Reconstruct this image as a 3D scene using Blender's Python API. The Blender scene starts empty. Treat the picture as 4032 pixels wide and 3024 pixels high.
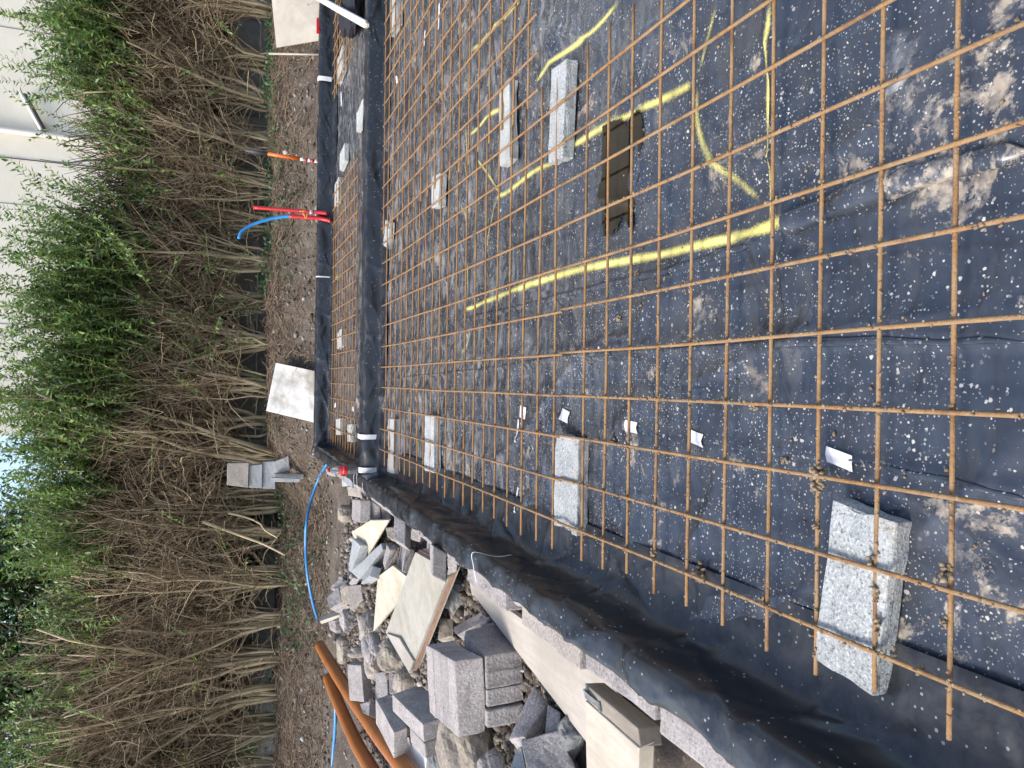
import bpy, bmesh, math, random
import numpy as np
from mathutils import Vector, Matrix

# ------------------------------------------------------------------ camera
FPX, PITCH, ROLL, CAMH = 2943.46, 0.381707, 0.0134514, 1.2526
sc = bpy.context.scene
COL = sc.collection
_cp, _sp = math.cos(PITCH), math.sin(PITCH)
FWD = np.array([0, _cp, -_sp]); _r = np.array([1.0, 0, 0]); _u = np.array([0, _sp, _cp])
_c, _s = math.cos(ROLL), math.sin(ROLL)
RGT = _c * _r + _s * _u; UPV = -_s * _r + _c * _u
CAM = np.array([0, 0, CAMH])
cd = bpy.data.cameras.new('camera'); co = bpy.data.objects.new('camera', cd); COL.objects.link(co)
# the photograph was taken with the phone turned on its side: picture-left is up
M = Matrix(((-UPV[0], RGT[0], -FWD[0], 0), (-UPV[1], RGT[1], -FWD[1], 0), (-UPV[2], RGT[2], -FWD[2], CAMH), (0, 0, 0, 1)))
co.matrix_world = M
cd.sensor_fit = 'HORIZONTAL'; cd.sensor_width = 36; cd.lens = 36 * FPX / 4032; cd.clip_start = .02; cd.clip_end = 2000
sc.camera = co
# ------------------------------------------------------------------ sky, sun, exposure
SUN_EL, SUN_AZ = math.radians(52), math.radians(-112)     # azimuth from +Y towards +X
w = bpy.data.worlds.new('World'); sc.world = w; w.use_nodes = True
wn = w.node_tree; wn.nodes.clear()
sky = wn.nodes.new('ShaderNodeTexSky'); sky.sky_type = 'NISHITA'; sky.sun_disc = False
sky.sun_elevation = SUN_EL; sky.sun_rotation = SUN_AZ; sky.dust_density = 3.0; sky.air_density = 1.0; sky.ozone_density = 1.0
bg = wn.nodes.new('ShaderNodeBackground'); bg.inputs[1].default_value = 0.15
wo = wn.nodes.new('ShaderNodeOutputWorld')
wn.links.new(sky.outputs[0], bg.inputs[0]); wn.links.new(bg.outputs[0], wo.inputs[0])
sl = bpy.data.lights.new('sun', 'SUN'); sl.energy = 1.5; sl.angle = math.radians(20); sl.color = (1, .96, .9)
so = bpy.data.objects.new('sun', sl); COL.objects.link(so)
sd = Vector((math.sin(SUN_AZ) * math.cos(SUN_EL), math.cos(SUN_AZ) * math.cos(SUN_EL), math.sin(SUN_EL)))
so.rotation_euler = sd.to_track_quat('Z', 'Y').to_euler(); so.location = (-6, 4, 12)
sc.view_settings.view_transform = 'Standard'; sc.view_settings.look = 'None'
sc.view_settings.exposure = 1.3; sc.view_settings.gamma = 1; sc.view_settings.use_curve_mapping = False
sc.cycles.use_denoising = True
sc.cycles.max_bounces = 6; sc.cycles.transparent_max_bounces = 12

R = random.Random(7)
RNG = np.random.default_rng(11)
K = 4032 / 2212

# ------------------------------------------------------------------ survey helpers: sight lines of the photograph onto planes of the place
def ray(x, y):
    return FWD + RGT * (1512 - y * K) / FPX - UPV * (x * K - 2016) / FPX
def W(x, y, z=0.0):
    d = ray(x, y); t = (z - CAMH) / d[2]; return CAM + d * t
def V(x, y, Y):
    d = ray(x, y); return CAM + d * (Y / d[1])
def full(x, y): return (x / K, y / K)
def r3(x, y): return full(1200 + x / 2.765, 1800 + y / 2.765)
def r4(x, y): return full(1200 + x / 1.659, y / 1.659)
def r5(x, y): return full(1200 + x / 1.659, 1000 + y / 1.659)
def r6(x, y): return full(1200 + x / 1.62, 2000 + y / 1.62)
def z4(x, y): return full(1250 + x / 2.658, 2400 + y / 2.658)
def z5(x, y): return full(1800 + x / 2.291, 2300 + y / 2.291)
def z2(x, y): return full(1000 + x / 2.37, 1250 + y / 2.37)
def z6(x, y): return full(1250 + x / 3.318, y / 3.318)
def z1(x, y): return full(800 + x / 3.16, 500 + y / 3.16)
def zs(x, y): return full(500 + x / 2.074, 1500 + y / 2.074)

# ------------------------------------------------------------------ numpy noise
def _hash(i, j, k):
    n = (i.astype(np.int64) * 374761393 + j.astype(np.int64) * 668265263 + k * 974711) & 0xffffffff
    n = ((n ^ (n >> 13)) * 1274126177) & 0xffffffff
    return ((n ^ (n >> 16)) & 0xffff) / 65535.0
def vn(x, y, s=0):
    x = np.asarray(x, float); y = np.asarray(y, float)
    i = np.floor(x); j = np.floor(y); fx = x - i; fy = y - j
    fx = fx * fx * (3 - 2 * fx); fy = fy * fy * (3 - 2 * fy)
    a = _hash(i, j, s); b = _hash(i + 1, j, s); c = _hash(i, j + 1, s); d = _hash(i + 1, j + 1, s)
    return (a * (1 - fx) + b * fx) * (1 - fy) + (c * (1 - fx) + d * fx) * fy
def fbm(x, y, s=0, o=4):
    v = 0; a = .5; t = 0
    for k in range(o):
        v = v + a * vn(x * 2 ** k, y * 2 ** k, s + k * 17); t += a; a *= .5
    return v / t
def tri(x, y, s=0):
    """noise made of flat triangular facets with sharp creases between them"""
    x = np.asarray(x, float); y = np.asarray(y, float)
    x = x + .35 * vn(x * .7, y * .7, s + 3); y = y + .35 * vn(x * .7 + 9, y * .7, s + 4)
    i = np.floor(x); j = np.floor(y); fx = x - i; fy = y - j; up = fx > fy
    a = _hash(i, j, s); d = _hash(i + 1, j + 1, s); b = np.where(up, _hash(i + 1, j, s), _hash(i, j + 1, s))
    return np.where(up, a + (b - a) * (fx - 0) + (d - b) * fy, a + (b - a) * fy + (d - b) * fx)
def ridge(x, y, s=0): return 1 - np.abs(2 * vn(x, y, s) - 1)
def sst(a, b, x):
    t = np.clip((x - a) / (b - a), 0, 1); return t * t * (3 - 2 * t)

# ------------------------------------------------------------------ object helpers
def tag(o, label=None, cat=None, group=None, kind=None):
    if label: o['label'] = label
    if cat: o['category'] = cat
    if group: o['group'] = group
    if kind: o['kind'] = kind
    return o
def empty(name, loc=(0, 0, 0)):
    o = bpy.data.objects.new(name, None); o.empty_display_size = .1; COL.objects.link(o); o.location = loc; return o
def link(name, me, mat, parent=None, smooth=False):
    if mat is not None: me.materials.append(mat)
    if smooth: me.polygons.foreach_set('use_smooth', np.ones(len(me.polygons), bool))
    o = bpy.data.objects.new(name, me); COL.objects.link(o)
    if parent is not None:
        o.parent = parent; o.matrix_parent_inverse = Matrix.Translation(-Vector(parent.location))
    return o
def npmesh(name, verts, quads=None, tris=None):
    verts = np.asarray(verts, np.float32).reshape(-1, 3)
    me = bpy.data.meshes.new(name); me.vertices.add(len(verts)); me.vertices.foreach_set('co', verts.ravel())
    loops = []; starts = []; n = 0
    if quads is not None and len(quads):
        q = np.asarray(quads, np.int32); loops.append(q.ravel()); starts.append(np.arange(len(q)) * 4); n += q.size
    if tris is not None and len(tris):
        t = np.asarray(tris, np.int32); loops.append(t.ravel()); starts.append(n + np.arange(len(t)) * 3)
    loops = np.concatenate(loops); starts = np.concatenate(starts).astype(np.int32)
    me.loops.add(len(loops)); me.loops.foreach_set('vertex_index', loops.astype(np.int32))
    me.polygons.add(len(starts)); me.polygons.foreach_set('loop_start', starts)
    me.update(calc_edges=True); me.validate()
    return me
def grid_faces(n, m):
    i = np.arange(n - 1)[:, None] * m + np.arange(m - 1)[None, :]
    return np.stack([i, i + 1, i + m + 1, i + m], -1).reshape(-1, 4)
def tubes(P, Rr, k=5, cap=True):
    """P (N,M,3) centre lines, Rr (N,M) radii -> verts, quads, tris"""
    P = np.asarray(P, float); Rr = np.asarray(Rr, float); N, Mn, _ = P.shape
    T = np.gradient(P, axis=1); T /= np.linalg.norm(T, axis=2, keepdims=True) + 1e-9
    ref = np.where(np.abs(T[:, :, 2:3]) > .8, np.array([1.0, 0, 0]), np.array([0, 0, 1.0]))
    A = np.cross(T, ref); A /= np.linalg.norm(A, axis=2, keepdims=True) + 1e-9; B = np.cross(T, A)
    an = np.arange(k) * 2 * math.pi / k
    ring = (A[:, :, None, :] * np.cos(an)[None, None, :, None] + B[:, :, None, :] * np.sin(an)[None, None, :, None]) * Rr[:, :, None, None] + P[:, :, None, :]
    v = ring.reshape(-1, 3)
    base = (np.arange(N)[:, None, None] * Mn + np.arange(Mn - 1)[None, :, None]) * k
    j = np.arange(k)[None, None, :]; j2 = (j + 1) % k
    q = np.stack([base + j, base + j2, base + k + j2, base + k + j], -1).reshape(-1, 4)
    t = None
    if cap:
        b0 = np.arange(N)[:, None] * Mn * k; b1 = b0 + (Mn - 1) * k; tt = []
        for a in range(1, k - 1):
            tt.append(np.stack([b0[:, 0], b0[:, 0] + a + 1, b0[:, 0] + a], -1)); tt.append(np.stack([b1[:, 0], b1[:, 0] + a, b1[:, 0] + a + 1], -1))
        t = np.concatenate(tt)
    return v, q, t
def tube_obj(name, pts, r, mat, parent=None, k=8, n=None):
    pts = np.asarray(pts, float)
    if n:                                             # Catmull-Rom resample
        pts = spline(pts, n)
    r = np.full(len(pts), r) if np.isscalar(r) else np.interp(np.linspace(0, 1, len(pts)), np.linspace(0, 1, len(r)), r)
    v, q, t = tubes(pts[None], r[None], k)
    return link(name, npmesh(name, v, q, t), mat, parent, True)
def spline(p, n):
    p = np.asarray(p, float); e = np.vstack([2 * p[0] - p[1], p, 2 * p[-1] - p[-2]]); out = []
    m = len(p) - 1
    for u in np.linspace(0, m, n):
        i = min(int(u), m - 1); t = u - i; a, b, c, d = e[i:i + 4]
        out.append(.5 * (2 * b + (c - a) * t + (2 * a - 5 * b + 4 * c - d) * t * t + (3 * b - a - 3 * c + d) * t ** 3))
    return np.array(out)

# ------------------------------------------------------------------ materials
class NT:
    def __init__(s, name):
        s.m = bpy.data.materials.new(name); s.m.use_nodes = True; s.t = s.m.node_tree; s.t.nodes.clear()
        s.out = s.n('ShaderNodeOutputMaterial'); s.b = s.n('ShaderNodeBsdfPrincipled'); s.l(s.b.outputs[0], s.out.inputs[0])
        s.tc = s.n('ShaderNodeTexCoord')
    def n(s, k, **kw):
        x = s.t.nodes.new(k)
        for a, b in kw.items(): setattr(x, a, b)
        return x
    def l(s, a, b): s.t.links.new(a, b)
    def set(s, sock, v):
        if isinstance(v, bpy.types.NodeSocket): s.l(v, sock)
        elif isinstance(v, (tuple, list)) and len(v) == 3 and sock.type == 'RGBA': sock.default_value = (*v, 1)
        else: sock.default_value = v
    def map(s, scale=(1, 1, 1), src='Object', rot=(0, 0, 0)):
        x = s.n('ShaderNodeMapping'); s.l(s.tc.outputs[src], x.inputs[0]); x.inputs['Scale'].default_value = scale; x.inputs['Rotation'].default_value = rot; return x.outputs[0]
    def noise(s, scale, detail=4, rough=.55, vec=None, dist=0.0, out=0):
        x = s.n('ShaderNodeTexNoise'); s.l(vec if vec is not None else s.tc.outputs['Object'], x.inputs['Vector'])
        x.inputs['Scale'].default_value = scale; x.inputs['Detail'].default_value = detail; x.inputs['Roughness'].default_value = rough; x.inputs['Distortion'].default_value = dist
        return x.outputs[out]
    def vor(s, scale, vec=None, feat='F1', out=0, rnd=1.0):
        x = s.n('ShaderNodeTexVoronoi'); x.feature = feat; s.l(vec if vec is not None else s.tc.outputs['Object'], x.inputs['Vector'])
        x.inputs['Scale'].default_value = scale; x.inputs['Randomness'].default_value = rnd
        return x if out is None else x.outputs[out]
    def ramp(s, f, stops, interp='LINEAR'):
        x = s.n('ShaderNodeValToRGB'); s.l(f, x.inputs[0]); e = x.color_ramp.elements; x.color_ramp.interpolation = interp
        while len(e) < len(stops): e.new(.5)
        for a, (p, c) in zip(e, stops):
            a.position = p; a.color = (*c, 1) if isinstance(c, tuple) else (c, c, c, 1)
        return x.outputs[0]
    def mr(s, f, a, b, c=0.0, d=1.0):
        x = s.n('ShaderNodeMapRange'); s.set(x.inputs[0], f); s.set(x.inputs[1], a); s.set(x.inputs[2], b); s.set(x.inputs[3], c); s.set(x.inputs[4], d); return x.outputs[0]
    def math(s, op, a, b=0.0):
        x = s.n('ShaderNodeMath'); x.operation = op; s.set(x.inputs[0], a); s.set(x.inputs[1], b); return x.outputs[0]
    def mix(s, f, a, b, mode='MIX'):
        x = s.n('ShaderNodeMix'); x.data_type = 'RGBA'; x.blend_type = mode; s.set(x.inputs[0], f); s.set(x.inputs[6], a); s.set(x.inputs[7], b); return x.outputs[2]
    def bump(s, h, strength=.3, dist=.01, normal=None):
        x = s.n('ShaderNodeBump'); s.l(h, x.inputs['Height']); x.inputs['Strength'].default_value = strength; x.inputs['Distance'].default_value = dist
        if normal is not None: s.l(normal, x.inputs['Normal'])
        return x.outputs[0]
    def fin(s, col=None, rough=None, normal=None, **kw):
        if col is not None: s.set(s.b.inputs['Base Color'], col)
        if rough is not None: s.set(s.b.inputs['Roughness'], rough)
        if normal is not None: s.l(normal, s.b.inputs['Normal'])
        for a, b in kw.items(): s.set(s.b.inputs[a.replace('_', ' ')], b)
        return s.m
    def island(s): return s.n('ShaderNodeNewGeometry').outputs['Random Per Island']
    def objrnd(s): return s.n('ShaderNodeObjectInfo').outputs['Random']
    def xyz(s, src='Object'):
        x = s.n('ShaderNodeSeparateXYZ'); s.l(s.tc.outputs[src], x.inputs[0]); return x.outputs

def m_plain(name, col, rough=.5, var=.15, scale=20, bump=.1, **kw):
    t = NT(name); n = t.noise(scale, 5)
    c = t.mix(t.mr(n, .3, .7), tuple(x * (1 - var) for x in col), tuple(min(1, x * (1 + var)) for x in col))
    return t.fin(c, rough, t.bump(n, bump, .004), **kw)

def m_sheet(name, dirt=1.0):
    t = NT(name)
    gran = t.noise(2.2, 4); fine = t.noise(30, 5); mid = t.noise(7, 6, .65)
    x, y, z = t.xyz()
    base = t.mix(t.mr(mid, .3, .7), (.019, .024, .035), (.033, .042, .058))
    # dried film of pale dust
    film = t.math('MULTIPLY', t.mr(t.noise(3.2, 7, .7, dist=.6), .46, .74), t.mr(fine, .25, .75, .35, 1))
    film = t.math('MULTIPLY', film, .20 * dirt)
    col = t.mix(film, base, (.20, .20, .20))
    # mottled dirt dragged about over the part away from the seam
    drag = t.mr(t.noise(16, 8, .75, vec=t.map((.5, 1, 1)), dist=.9), .46, .64)
    far = t.mr(t.math('ADD', y, t.mr(t.noise(1.1, 3), .35, .65, -.9, .9)), 1.6, 3.8, .06, .72)
    drag = t.math('MULTIPLY', t.math('MULTIPLY', drag, far), dirt)
    col = t.mix(drag, col, t.mix(t.mr(t.noise(5, 3), .4, .6), (.17, .16, .14), (.32, .315, .30)))
    spots = None
    for sc_, lo, hi, dens, seed in ((75, .05, .30, .52, 0), (135, .06, .33, .44, 3), (38, .03, .22, .68, 7)):
        mp = t.map((1, 1, .2)); 
        wob = t.noise(sc_ * 1.6, 2, .5, out=1)
        vv = t.n('ShaderNodeVectorMath'); vv.operation = 'MULTIPLY_ADD'
        t.l(wob, vv.inputs[0]); vv.inputs[1].default_value = (.6 / sc_,) * 3; t.l(mp, vv.inputs[2])
        vo = t.vor(sc_, vv.outputs[0], out=None)
        sep = t.n('ShaderNodeSeparateColor'); t.l(vo.outputs['Color'], sep.inputs[0])
        rad = t.mr(sep.outputs[0], 0, 1, lo, hi)
        keep = t.math('GREATER_THAN', t.math('ADD', t.math('MULTIPLY', sep.outputs[1], .5), t.mr(t.noise(1.7 + seed * .3, 6, .68), .40, .60, 0, .55)), dens)
        d = t.math('MULTIPLY', t.math('LESS_THAN', vo.outputs['Distance'], rad), keep)
        d = t.math('MULTIPLY', d, t.mr(t.math('POWER', sep.outputs[2], 1.6), 0, 1, .15, 1))
        spots = d if spots is None else t.math('MAXIMUM', spots, d)
    spots = t.math('MULTIPLY', spots, dirt)
    col = t.mix(spots, col, (.44, .43, .39))
    # dried mud patches
    mud = t.mr(t.math('ADD', t.noise(3.4, 9, .74, dist=.3), t.mr(y, .6, 2.4, .035, 0)), .60, .64)
    mud = t.math('MULTIPLY', mud, t.mr(t.noise(45, 4), .35, .6, .2, 1)); mud = t.math('MULTIPLY', mud, dirt)
    col = t.mix(mud, col, t.mix(t.mr(fine, .3, .7), (.26, .215, .16), (.40, .35, .28)))
    rough = t.math('ADD', t.mr(gran, .3, .7, .17, .30), t.math('MULTIPLY', t.math('MAXIMUM', t.math('MAXIMUM', mud, spots), drag), .4))
    h = t.math('ADD', t.math('MULTIPLY', t.noise(7, 2, .4), .6), t.math('MULTIPLY', spots, .08))
    bm = t.bump(t.noise(2.6, 3, .5, dist=1.2), .5, .05, t.bump(h, .35, .012))
    return t.fin(col, rough, bm, IOR=1.55)

def m_wrap():
    t = NT('black_plastic')
    mid = t.noise(6, 6, .6); x, y, z = t.xyz('Object')
    base = t.mix(t.mr(mid, .3, .7), (.008, .0095, .013), (.012, .0145, .019))
    up = t.n('ShaderNodeNewGeometry'); 
    sp = t.n('ShaderNodeSeparateXYZ'); t.l(up.outputs['True Normal'], sp.inputs[0])
    top = t.mr(sp.outputs[2], .45, .9)
    dust = t.math('MULTIPLY', t.mr(t.noise(9, 8, .75, dist=.5), .42, .7), t.math('MULTIPLY', top, .16))
    col = t.mix(dust, base, (.25, .25, .24))
    vo = t.vor(70, t.map((1, 1, 1)), out=None)
    sep = t.n('ShaderNodeSeparateColor'); t.l(vo.outputs['Color'], sep.inputs[0])
    sp_ = t.math('MULTIPLY', t.math('LESS_THAN', vo.outputs['Distance'], t.mr(sep.outputs[0], 0, 1, .05, .27)), t.math('GREATER_THAN', t.math('ADD', t.math('MULTIPLY', sep.outputs[1], .5), t.math('MULTIPLY', t.noise(3, 3), .6)), .62))
    sp_ = t.math('MULTIPLY', sp_, .5)
    col = t.mix(sp_, col, (.4, .4, .38))
    return t.fin(col, t.math('ADD', t.mr(mid, .3, .7, .27, .33), t.math('MULTIPLY', dust, .8)), t.bump(t.noise(9, 3, .45, dist=.6), .06, .012), IOR=1.47)

def m_rust():
    t = NT('rusty_rebar'); n = t.noise(26, 6, .65); f = t.noise(160, 3)
    x, y, z = t.xyz('Object')
    c = t.mix(t.mr(n, .3, .7), (.19, .094, .031), (.295, .160, .060))
    c = t.mix(t.math('MULTIPLY', t.mr(t.noise(7, 6, .75), .50, .62), .8), c, (.105, .052, .026))
    dust = t.math('MULTIPLY', t.mr(t.noise(12, 6, .7), .38, .66), t.mr(y, 3.6, 1.0, .25, .9))
    c = t.mix(dust, c, (.27, .185, .10))
    rib = t.n('ShaderNodeTexWave'); rib.wave_type = 'BANDS'; rib.bands_direction = 'DIAGONAL'; t.l(t.map((1, 1, 1)), rib.inputs[0]); rib.inputs['Scale'].default_value = 60; rib.inputs['Distortion'].default_value = 1.5
    h = t.math('ADD', t.math('MULTIPLY', rib.outputs['Fac'], .08), t.math('ADD', f, n))
    return t.fin(c, .88, t.bump(h, .7, .004))

def m_concrete(name, a, b, speck=.5, scale=140, dirt=(.2, .15, .1), dirtf=.3, bs=.7):
    t = NT(name); n = t.noise(8, 6, .65); f = t.noise(scale, 4, .6)
    col = t.mix(t.mr(n, .3, .7), a, b)
    col = t.mix(t.math('MULTIPLY', t.mr(f, .54, .66), speck), col, tuple(x * .35 for x in a))
    col = t.mix(t.math('MULTIPLY', t.mr(f, .44, .34), speck), col, tuple(min(.85, x * 1.35) for x in b))
    col = t.mix(t.math('MULTIPLY', t.mr(t.noise(5, 6, .7), .56, .7), dirtf), col, dirt)
    rv = t.mr(t.objrnd(), 0, 1, .86, 1.1)
    hs = t.n('ShaderNodeHueSaturation'); t.l(rv, hs.inputs['Value']); t.l(col, hs.inputs['Color'])
    h = t.math('ADD', t.math('MULTIPLY', f, .6), n)
    return t.fin(hs.outputs[0], .92, t.bump(h, bs, .006))

def m_soil():
    t = NT('soil'); n = t.noise(3.5, 8, .65); f = t.noise(38, 7, .7); g = t.noise(1.1, 4)
    col = t.mix(t.mr(f, .3, .72), (.038, .028, .02), (.12, .095, .07))
    col = t.mix(t.math('MULTIPLY', t.mr(n, .42, .7), .75), col, (.18, .152, .122))
    col = t.mix(t.math('MULTIPLY', t.mr(g, .5, .7), .6), col, (.05, .034, .022))
    vo = t.vor(34, out=None); sep = t.n('ShaderNodeSeparateColor'); t.l(vo.outputs['Color'], sep.inputs[0])
    peb = t.math('MULTIPLY', t.math('LESS_THAN', vo.outputs['Distance'], .27), t.math('GREATER_THAN', sep.outputs[0], .8))
    col = t.mix(t.math('MULTIPLY', peb, .8), col, t.mix(sep.outputs[1], (.2, .16, .12), (.42, .38, .32)))
    h = t.math('ADD', t.math('MULTIPLY', f, 1.0), t.math('MULTIPLY', peb, .25))
    return t.fin(col, .95, t.bump(h, .9, .025))

def m_bark(name, a, b, c):
    t = NT(name); r = t.island(); n = t.noise(9, 5, .6, vec=t.map((1, 1, .25)))
    col = t.mix(r, a, b); col = t.mix(t.math('MULTIPLY', t.mr(n, .45, .7), .6), col, c)
    return t.fin(col, .85, t.bump(t.noise(60, 3), .4, .004))

def m_leaf(name, stops, trans=.35, rough=.42):
    t = NT(name); r = t.island()
    col = t.ramp(r, stops); n = t.noise(1.3, 2)
    col = t.mix(t.math('MULTIPLY', t.mr(n, .35, .65), .35), col, t.mix(.5, col, (.03, .07, .03)))
    t.fin(col, rough)
    tr = t.n('ShaderNodeBsdfTranslucent'); t.l(t.mix(.4, col, (.16, .22, .03)), tr.inputs[0])
    mx = t.n('ShaderNodeMixShader'); mx.inputs[0].default_value = trans
    t.l(t.b.outputs[0], mx.inputs[1]); t.l(tr.outputs[0], mx.inputs[2]); t.l(mx.outputs[0], t.out.inputs[0])
    return t.m

def m_paint():
    """sprayed paint: a soft edged coat, thinner towards the rim (attribute 'cov' is the thickness of the coat)"""
    t = NT('yellow_spray_paint'); at = t.n('ShaderNodeAttribute'); at.attribute_name = 'cov'
    n = t.noise(170, 4, .7); a = t.math('ADD', at.outputs['Fac'], t.math('MULTIPLY', t.math('SUBTRACT', n, .5), .9))
    t.fin(t.mix(t.noise(20, 3), (.68, .61, .15), (.74, .68, .26)), .55)
    tr = t.n('ShaderNodeBsdfTransparent'); mx = t.n('ShaderNodeMixShader')
    t.l(t.mr(a, .15, 1.05), mx.inputs[0]); t.l(tr.outputs[0], mx.inputs[1]); t.l(t.b.outputs[0], mx.inputs[2]); t.l(mx.outputs[0], t.out.inputs[0])
    return t.m

def m_residue():
    t = NT('dried_white_residue'); at = t.n('ShaderNodeAttribute'); at.attribute_name = 'cov'
    a = t.math('ADD', at.outputs['Fac'], t.math('MULTIPLY', t.math('SUBTRACT', t.noise(40, 6, .7), .5), 1.1)); t.fin((.44, .44, .44), .5)
    tr = t.n('ShaderNodeBsdfTransparent'); mx = t.n('ShaderNodeMixShader')
    t.l(t.mr(a, .25, 1.1, 0, .8), mx.inputs[0]); t.l(tr.outputs[0], mx.inputs[1]); t.l(t.b.outputs[0], mx.inputs[2]); t.l(mx.outputs[0], t.out.inputs[0])
    return t.m

def m_board(name, a, b, stain, sf=.6, grain=(1, 1, 1)):
    t = NT(name); n = t.noise(7, 7, .7, vec=t.map(grain)); g = t.noise(2.3, 5, .65)
    col = t.mix(t.mr(n, .3, .7), a, b); col = t.mix(t.math('MULTIPLY', t.mr(g, .42, .62), sf), col, stain)
    return t.fin(col, .75, t.bump(t.noise(60, 4), .25, .004))

def m_edge(name, face, edge, scale=1):
    """film faced plywood: the faces carry the film, the cut edges show wood"""
    t = NT(name); n = t.noise(14, 8, .75, dist=.6); g = t.noise(3.4, 7, .7, dist=.8); k = t.noise(5, 8, .8, vec=t.map((6, 1.2, 3)), dist=.4)
    col = t.mix(t.mr(n, .3, .7), tuple(x * .8 for x in face), tuple(x * 1.08 for x in face))
    col = t.mix(t.math('MULTIPLY', t.mr(g, .46, .6), .6), col, tuple(x * c for x, c in zip(face, (.66, .60, .52))))
    col = t.mix(t.math('MULTIPLY', t.mr(k, .58, .68), .55), col, tuple(min(.7, x * 1.55) for x in face))
    return t.fin(col, .72, t.bump(n, .25, .004))

MT = dict(
    sheet=m_sheet('damp_proof_sheet'), wrap=m_wrap(), rust=m_rust(),
    block=m_concrete('light_concrete', (.235, .25, .247), (.37, .385, .378), .85, 150, (.24, .185, .12), .6, .9),
    block2=m_concrete('pale_concrete', (.27, .28, .262), (.37, .375, .352), .35, 120, (.3, .26, .2), .3, .5),
    paver=m_concrete('mauve_grey_concrete', (.188, .170, .160), (.345, .317, .302), .5, 95, (.27, .22, .165), .45, 1.0),
    pale=m_concrete('mortar_pale_block', (.22, .195, .17), (.34, .305, .265), .6, 110, (.36, .3, .2), .4, .8),
    kerb=m_concrete('blue_grey_concrete', (.21, .222, .225), (.34, .352, .352), .35, 110, (.3, .25, .2), .2, .5),
    rock=m_concrete('rough_rubble', (.17, .145, .115), (.34, .295, .235), .5, 60, (.12, .09, .06), .4, 1.0),
    soil=m_soil(),
    stem=m_bark('hedge_stem_bark', (.27, .205, .115), (.54, .44, .28), (.17, .13, .07)),
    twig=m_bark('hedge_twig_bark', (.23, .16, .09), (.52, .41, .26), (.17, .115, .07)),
    twigin=m_bark('shaded_twig_bark', (.055, .038, .022), (.16, .108, .062), (.045, .03, .02)),  # twig bark darkened to stand for the shade inside the hedge
    root=m_bark('root_bark', (.10, .066, .042), (.25, .185, .125), (.08, .056, .038)),
    leaf=m_leaf('privet_leaf', [(0, (.028, .080, .026)), (.35, (.07, .165, .040)), (.7, (.15, .275, .05)), (1, (.27, .37, .09))]),
    leafd=m_leaf('dark_tree_leaf', [(0, (.022, .06, .024)), (.5, (.055, .125, .038)), (.9, (.12, .205, .06)), (1, (.19, .25, .09))], .25, .32),
    ivy=m_leaf('ivy_leaf', [(0, (.016, .05, .018)), (1, (.05, .12, .035))], .2),
    litter=m_leaf('dead_leaf', [(0, (.05, .035, .022)), (.7, (.12, .085, .052)), (1, (.22, .175, .115))], .1, .8),
    bloom=m_leaf('dry_blossom', [(0, (.30, .22, .10)), (1, (.55, .47, .32))], .3, .8),
    yellow=m_paint(), residue=m_residue(), tape=m_plain('white_tape', (.62, .62, .635), .45, .05, 60),
    orange=m_plain('orange_pipe_plastic', (.33, .115, .03), .42, .12, 6, .05),
    blue=m_plain('blue_plastic', (.04, .205, .47), .38, .05, 10, .05),
    bluel=m_plain('light_blue_plastic', (.03, .25, .60), .35, .05, 10, .05),
    red=m_plain('red_plastic', (.40, .010, .013), .35, .08, 12, .05),
    orange2=m_plain('orange_paint', (.75, .13, .015), .4, .08, 12, .05),
    grip=m_plain('dark_rubber', (.05, .055, .065), .6, .3, 30), white=m_plain('white_paint', (.60, .59, .56), .5, .08, 20),
    strap=m_plain('orange_strap', (.62, .17, .05), .6, .2, 30),
    mud=m_plain('dried_mud', (.21, .155, .10), .95, .35, 60, .8),
    cloth=m_plain('dark_cloth', (.010, .011, .016), .9, .3, 40, .4),
    render=m_board('cream_render', (.70, .655, .545), (.75, .705, .595), (.64, .595, .49), .4),
    pipe_w=m_plain('white_downpipe', (.74, .70, .62), .5, .06, 8),
    fence=m_concrete('fence_concrete', (.17, .175, .17), (.26, .265, .255), .3, 90, (.12, .13, .08), .5, .5),
    boardA=m_board('dirty_white_board', (.46, .46, .44), (.54, .54, .53), (.20, .178, .14), .95),
    boardB=m_board('beige_board', (.36, .32, .26), (.44, .395, .325), (.25, .215, .165), .45),
    film=m_edge('cream_film_board', (.46, .42, .325), (.3, .14, .08)), film2=m_edge('grey_film_board', (.345, .325, .27), (.3, .14, .08)),
    ply=m_board('plywood_edge', (.22, .10, .065), (.38, .22, .15), (.55, .45, .32), .5, (1, 1, 9)),
    plank=m_board('pale_plank', (.30, .272, .232), (.40, .365, .315), (.22, .195, .16), .5, (4, .5, 4)),
    wood=m_board('weathered_wood', (.33, .29, .225), (.47, .425, .345), (.21, .18, .135), .45, (4, .6, 4)),
    oldwood=m_board('old_brown_wood', (.22, .185, .14), (.33, .285, .225), (.15, .125, .095), .5, (4, .6, 4)),
    mortar=m_concrete('grey_mortar', (.14, .145, .14), (.22, .225, .215), .3, 60, (.2, .16, .1), .4, .8),
    steel=m_plain('dull_steel', (.12, .12, .12), .35, .2, 20, Metallic=.8), brown=m_plain('brown_handle', (.20, .09, .04), .5, .2, 20),
)
t = NT('muddy_water'); MT['puddle'] = t.fin(t.mix(t.mr(t.noise(9, 6, .65), .35, .7), (.004, .004, .0035), (.022, .0145, .0065)), .06, IOR=1.33)
t = NT('clear_bottle'); MT['clear'] = t.fin((.9, .92, .92), .05, IOR=1.35, Transmission_Weight=.9)
t = NT('cola'); MT['cola'] = t.fin((.006, .003, .002), .08)
t = NT('red_label'); MT['redlabel'] = t.fin((.62, .012, .02), .4)
t = NT('red_cap'); MT['cap'] = t.fin((.55, .01, .015), .35)

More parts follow.
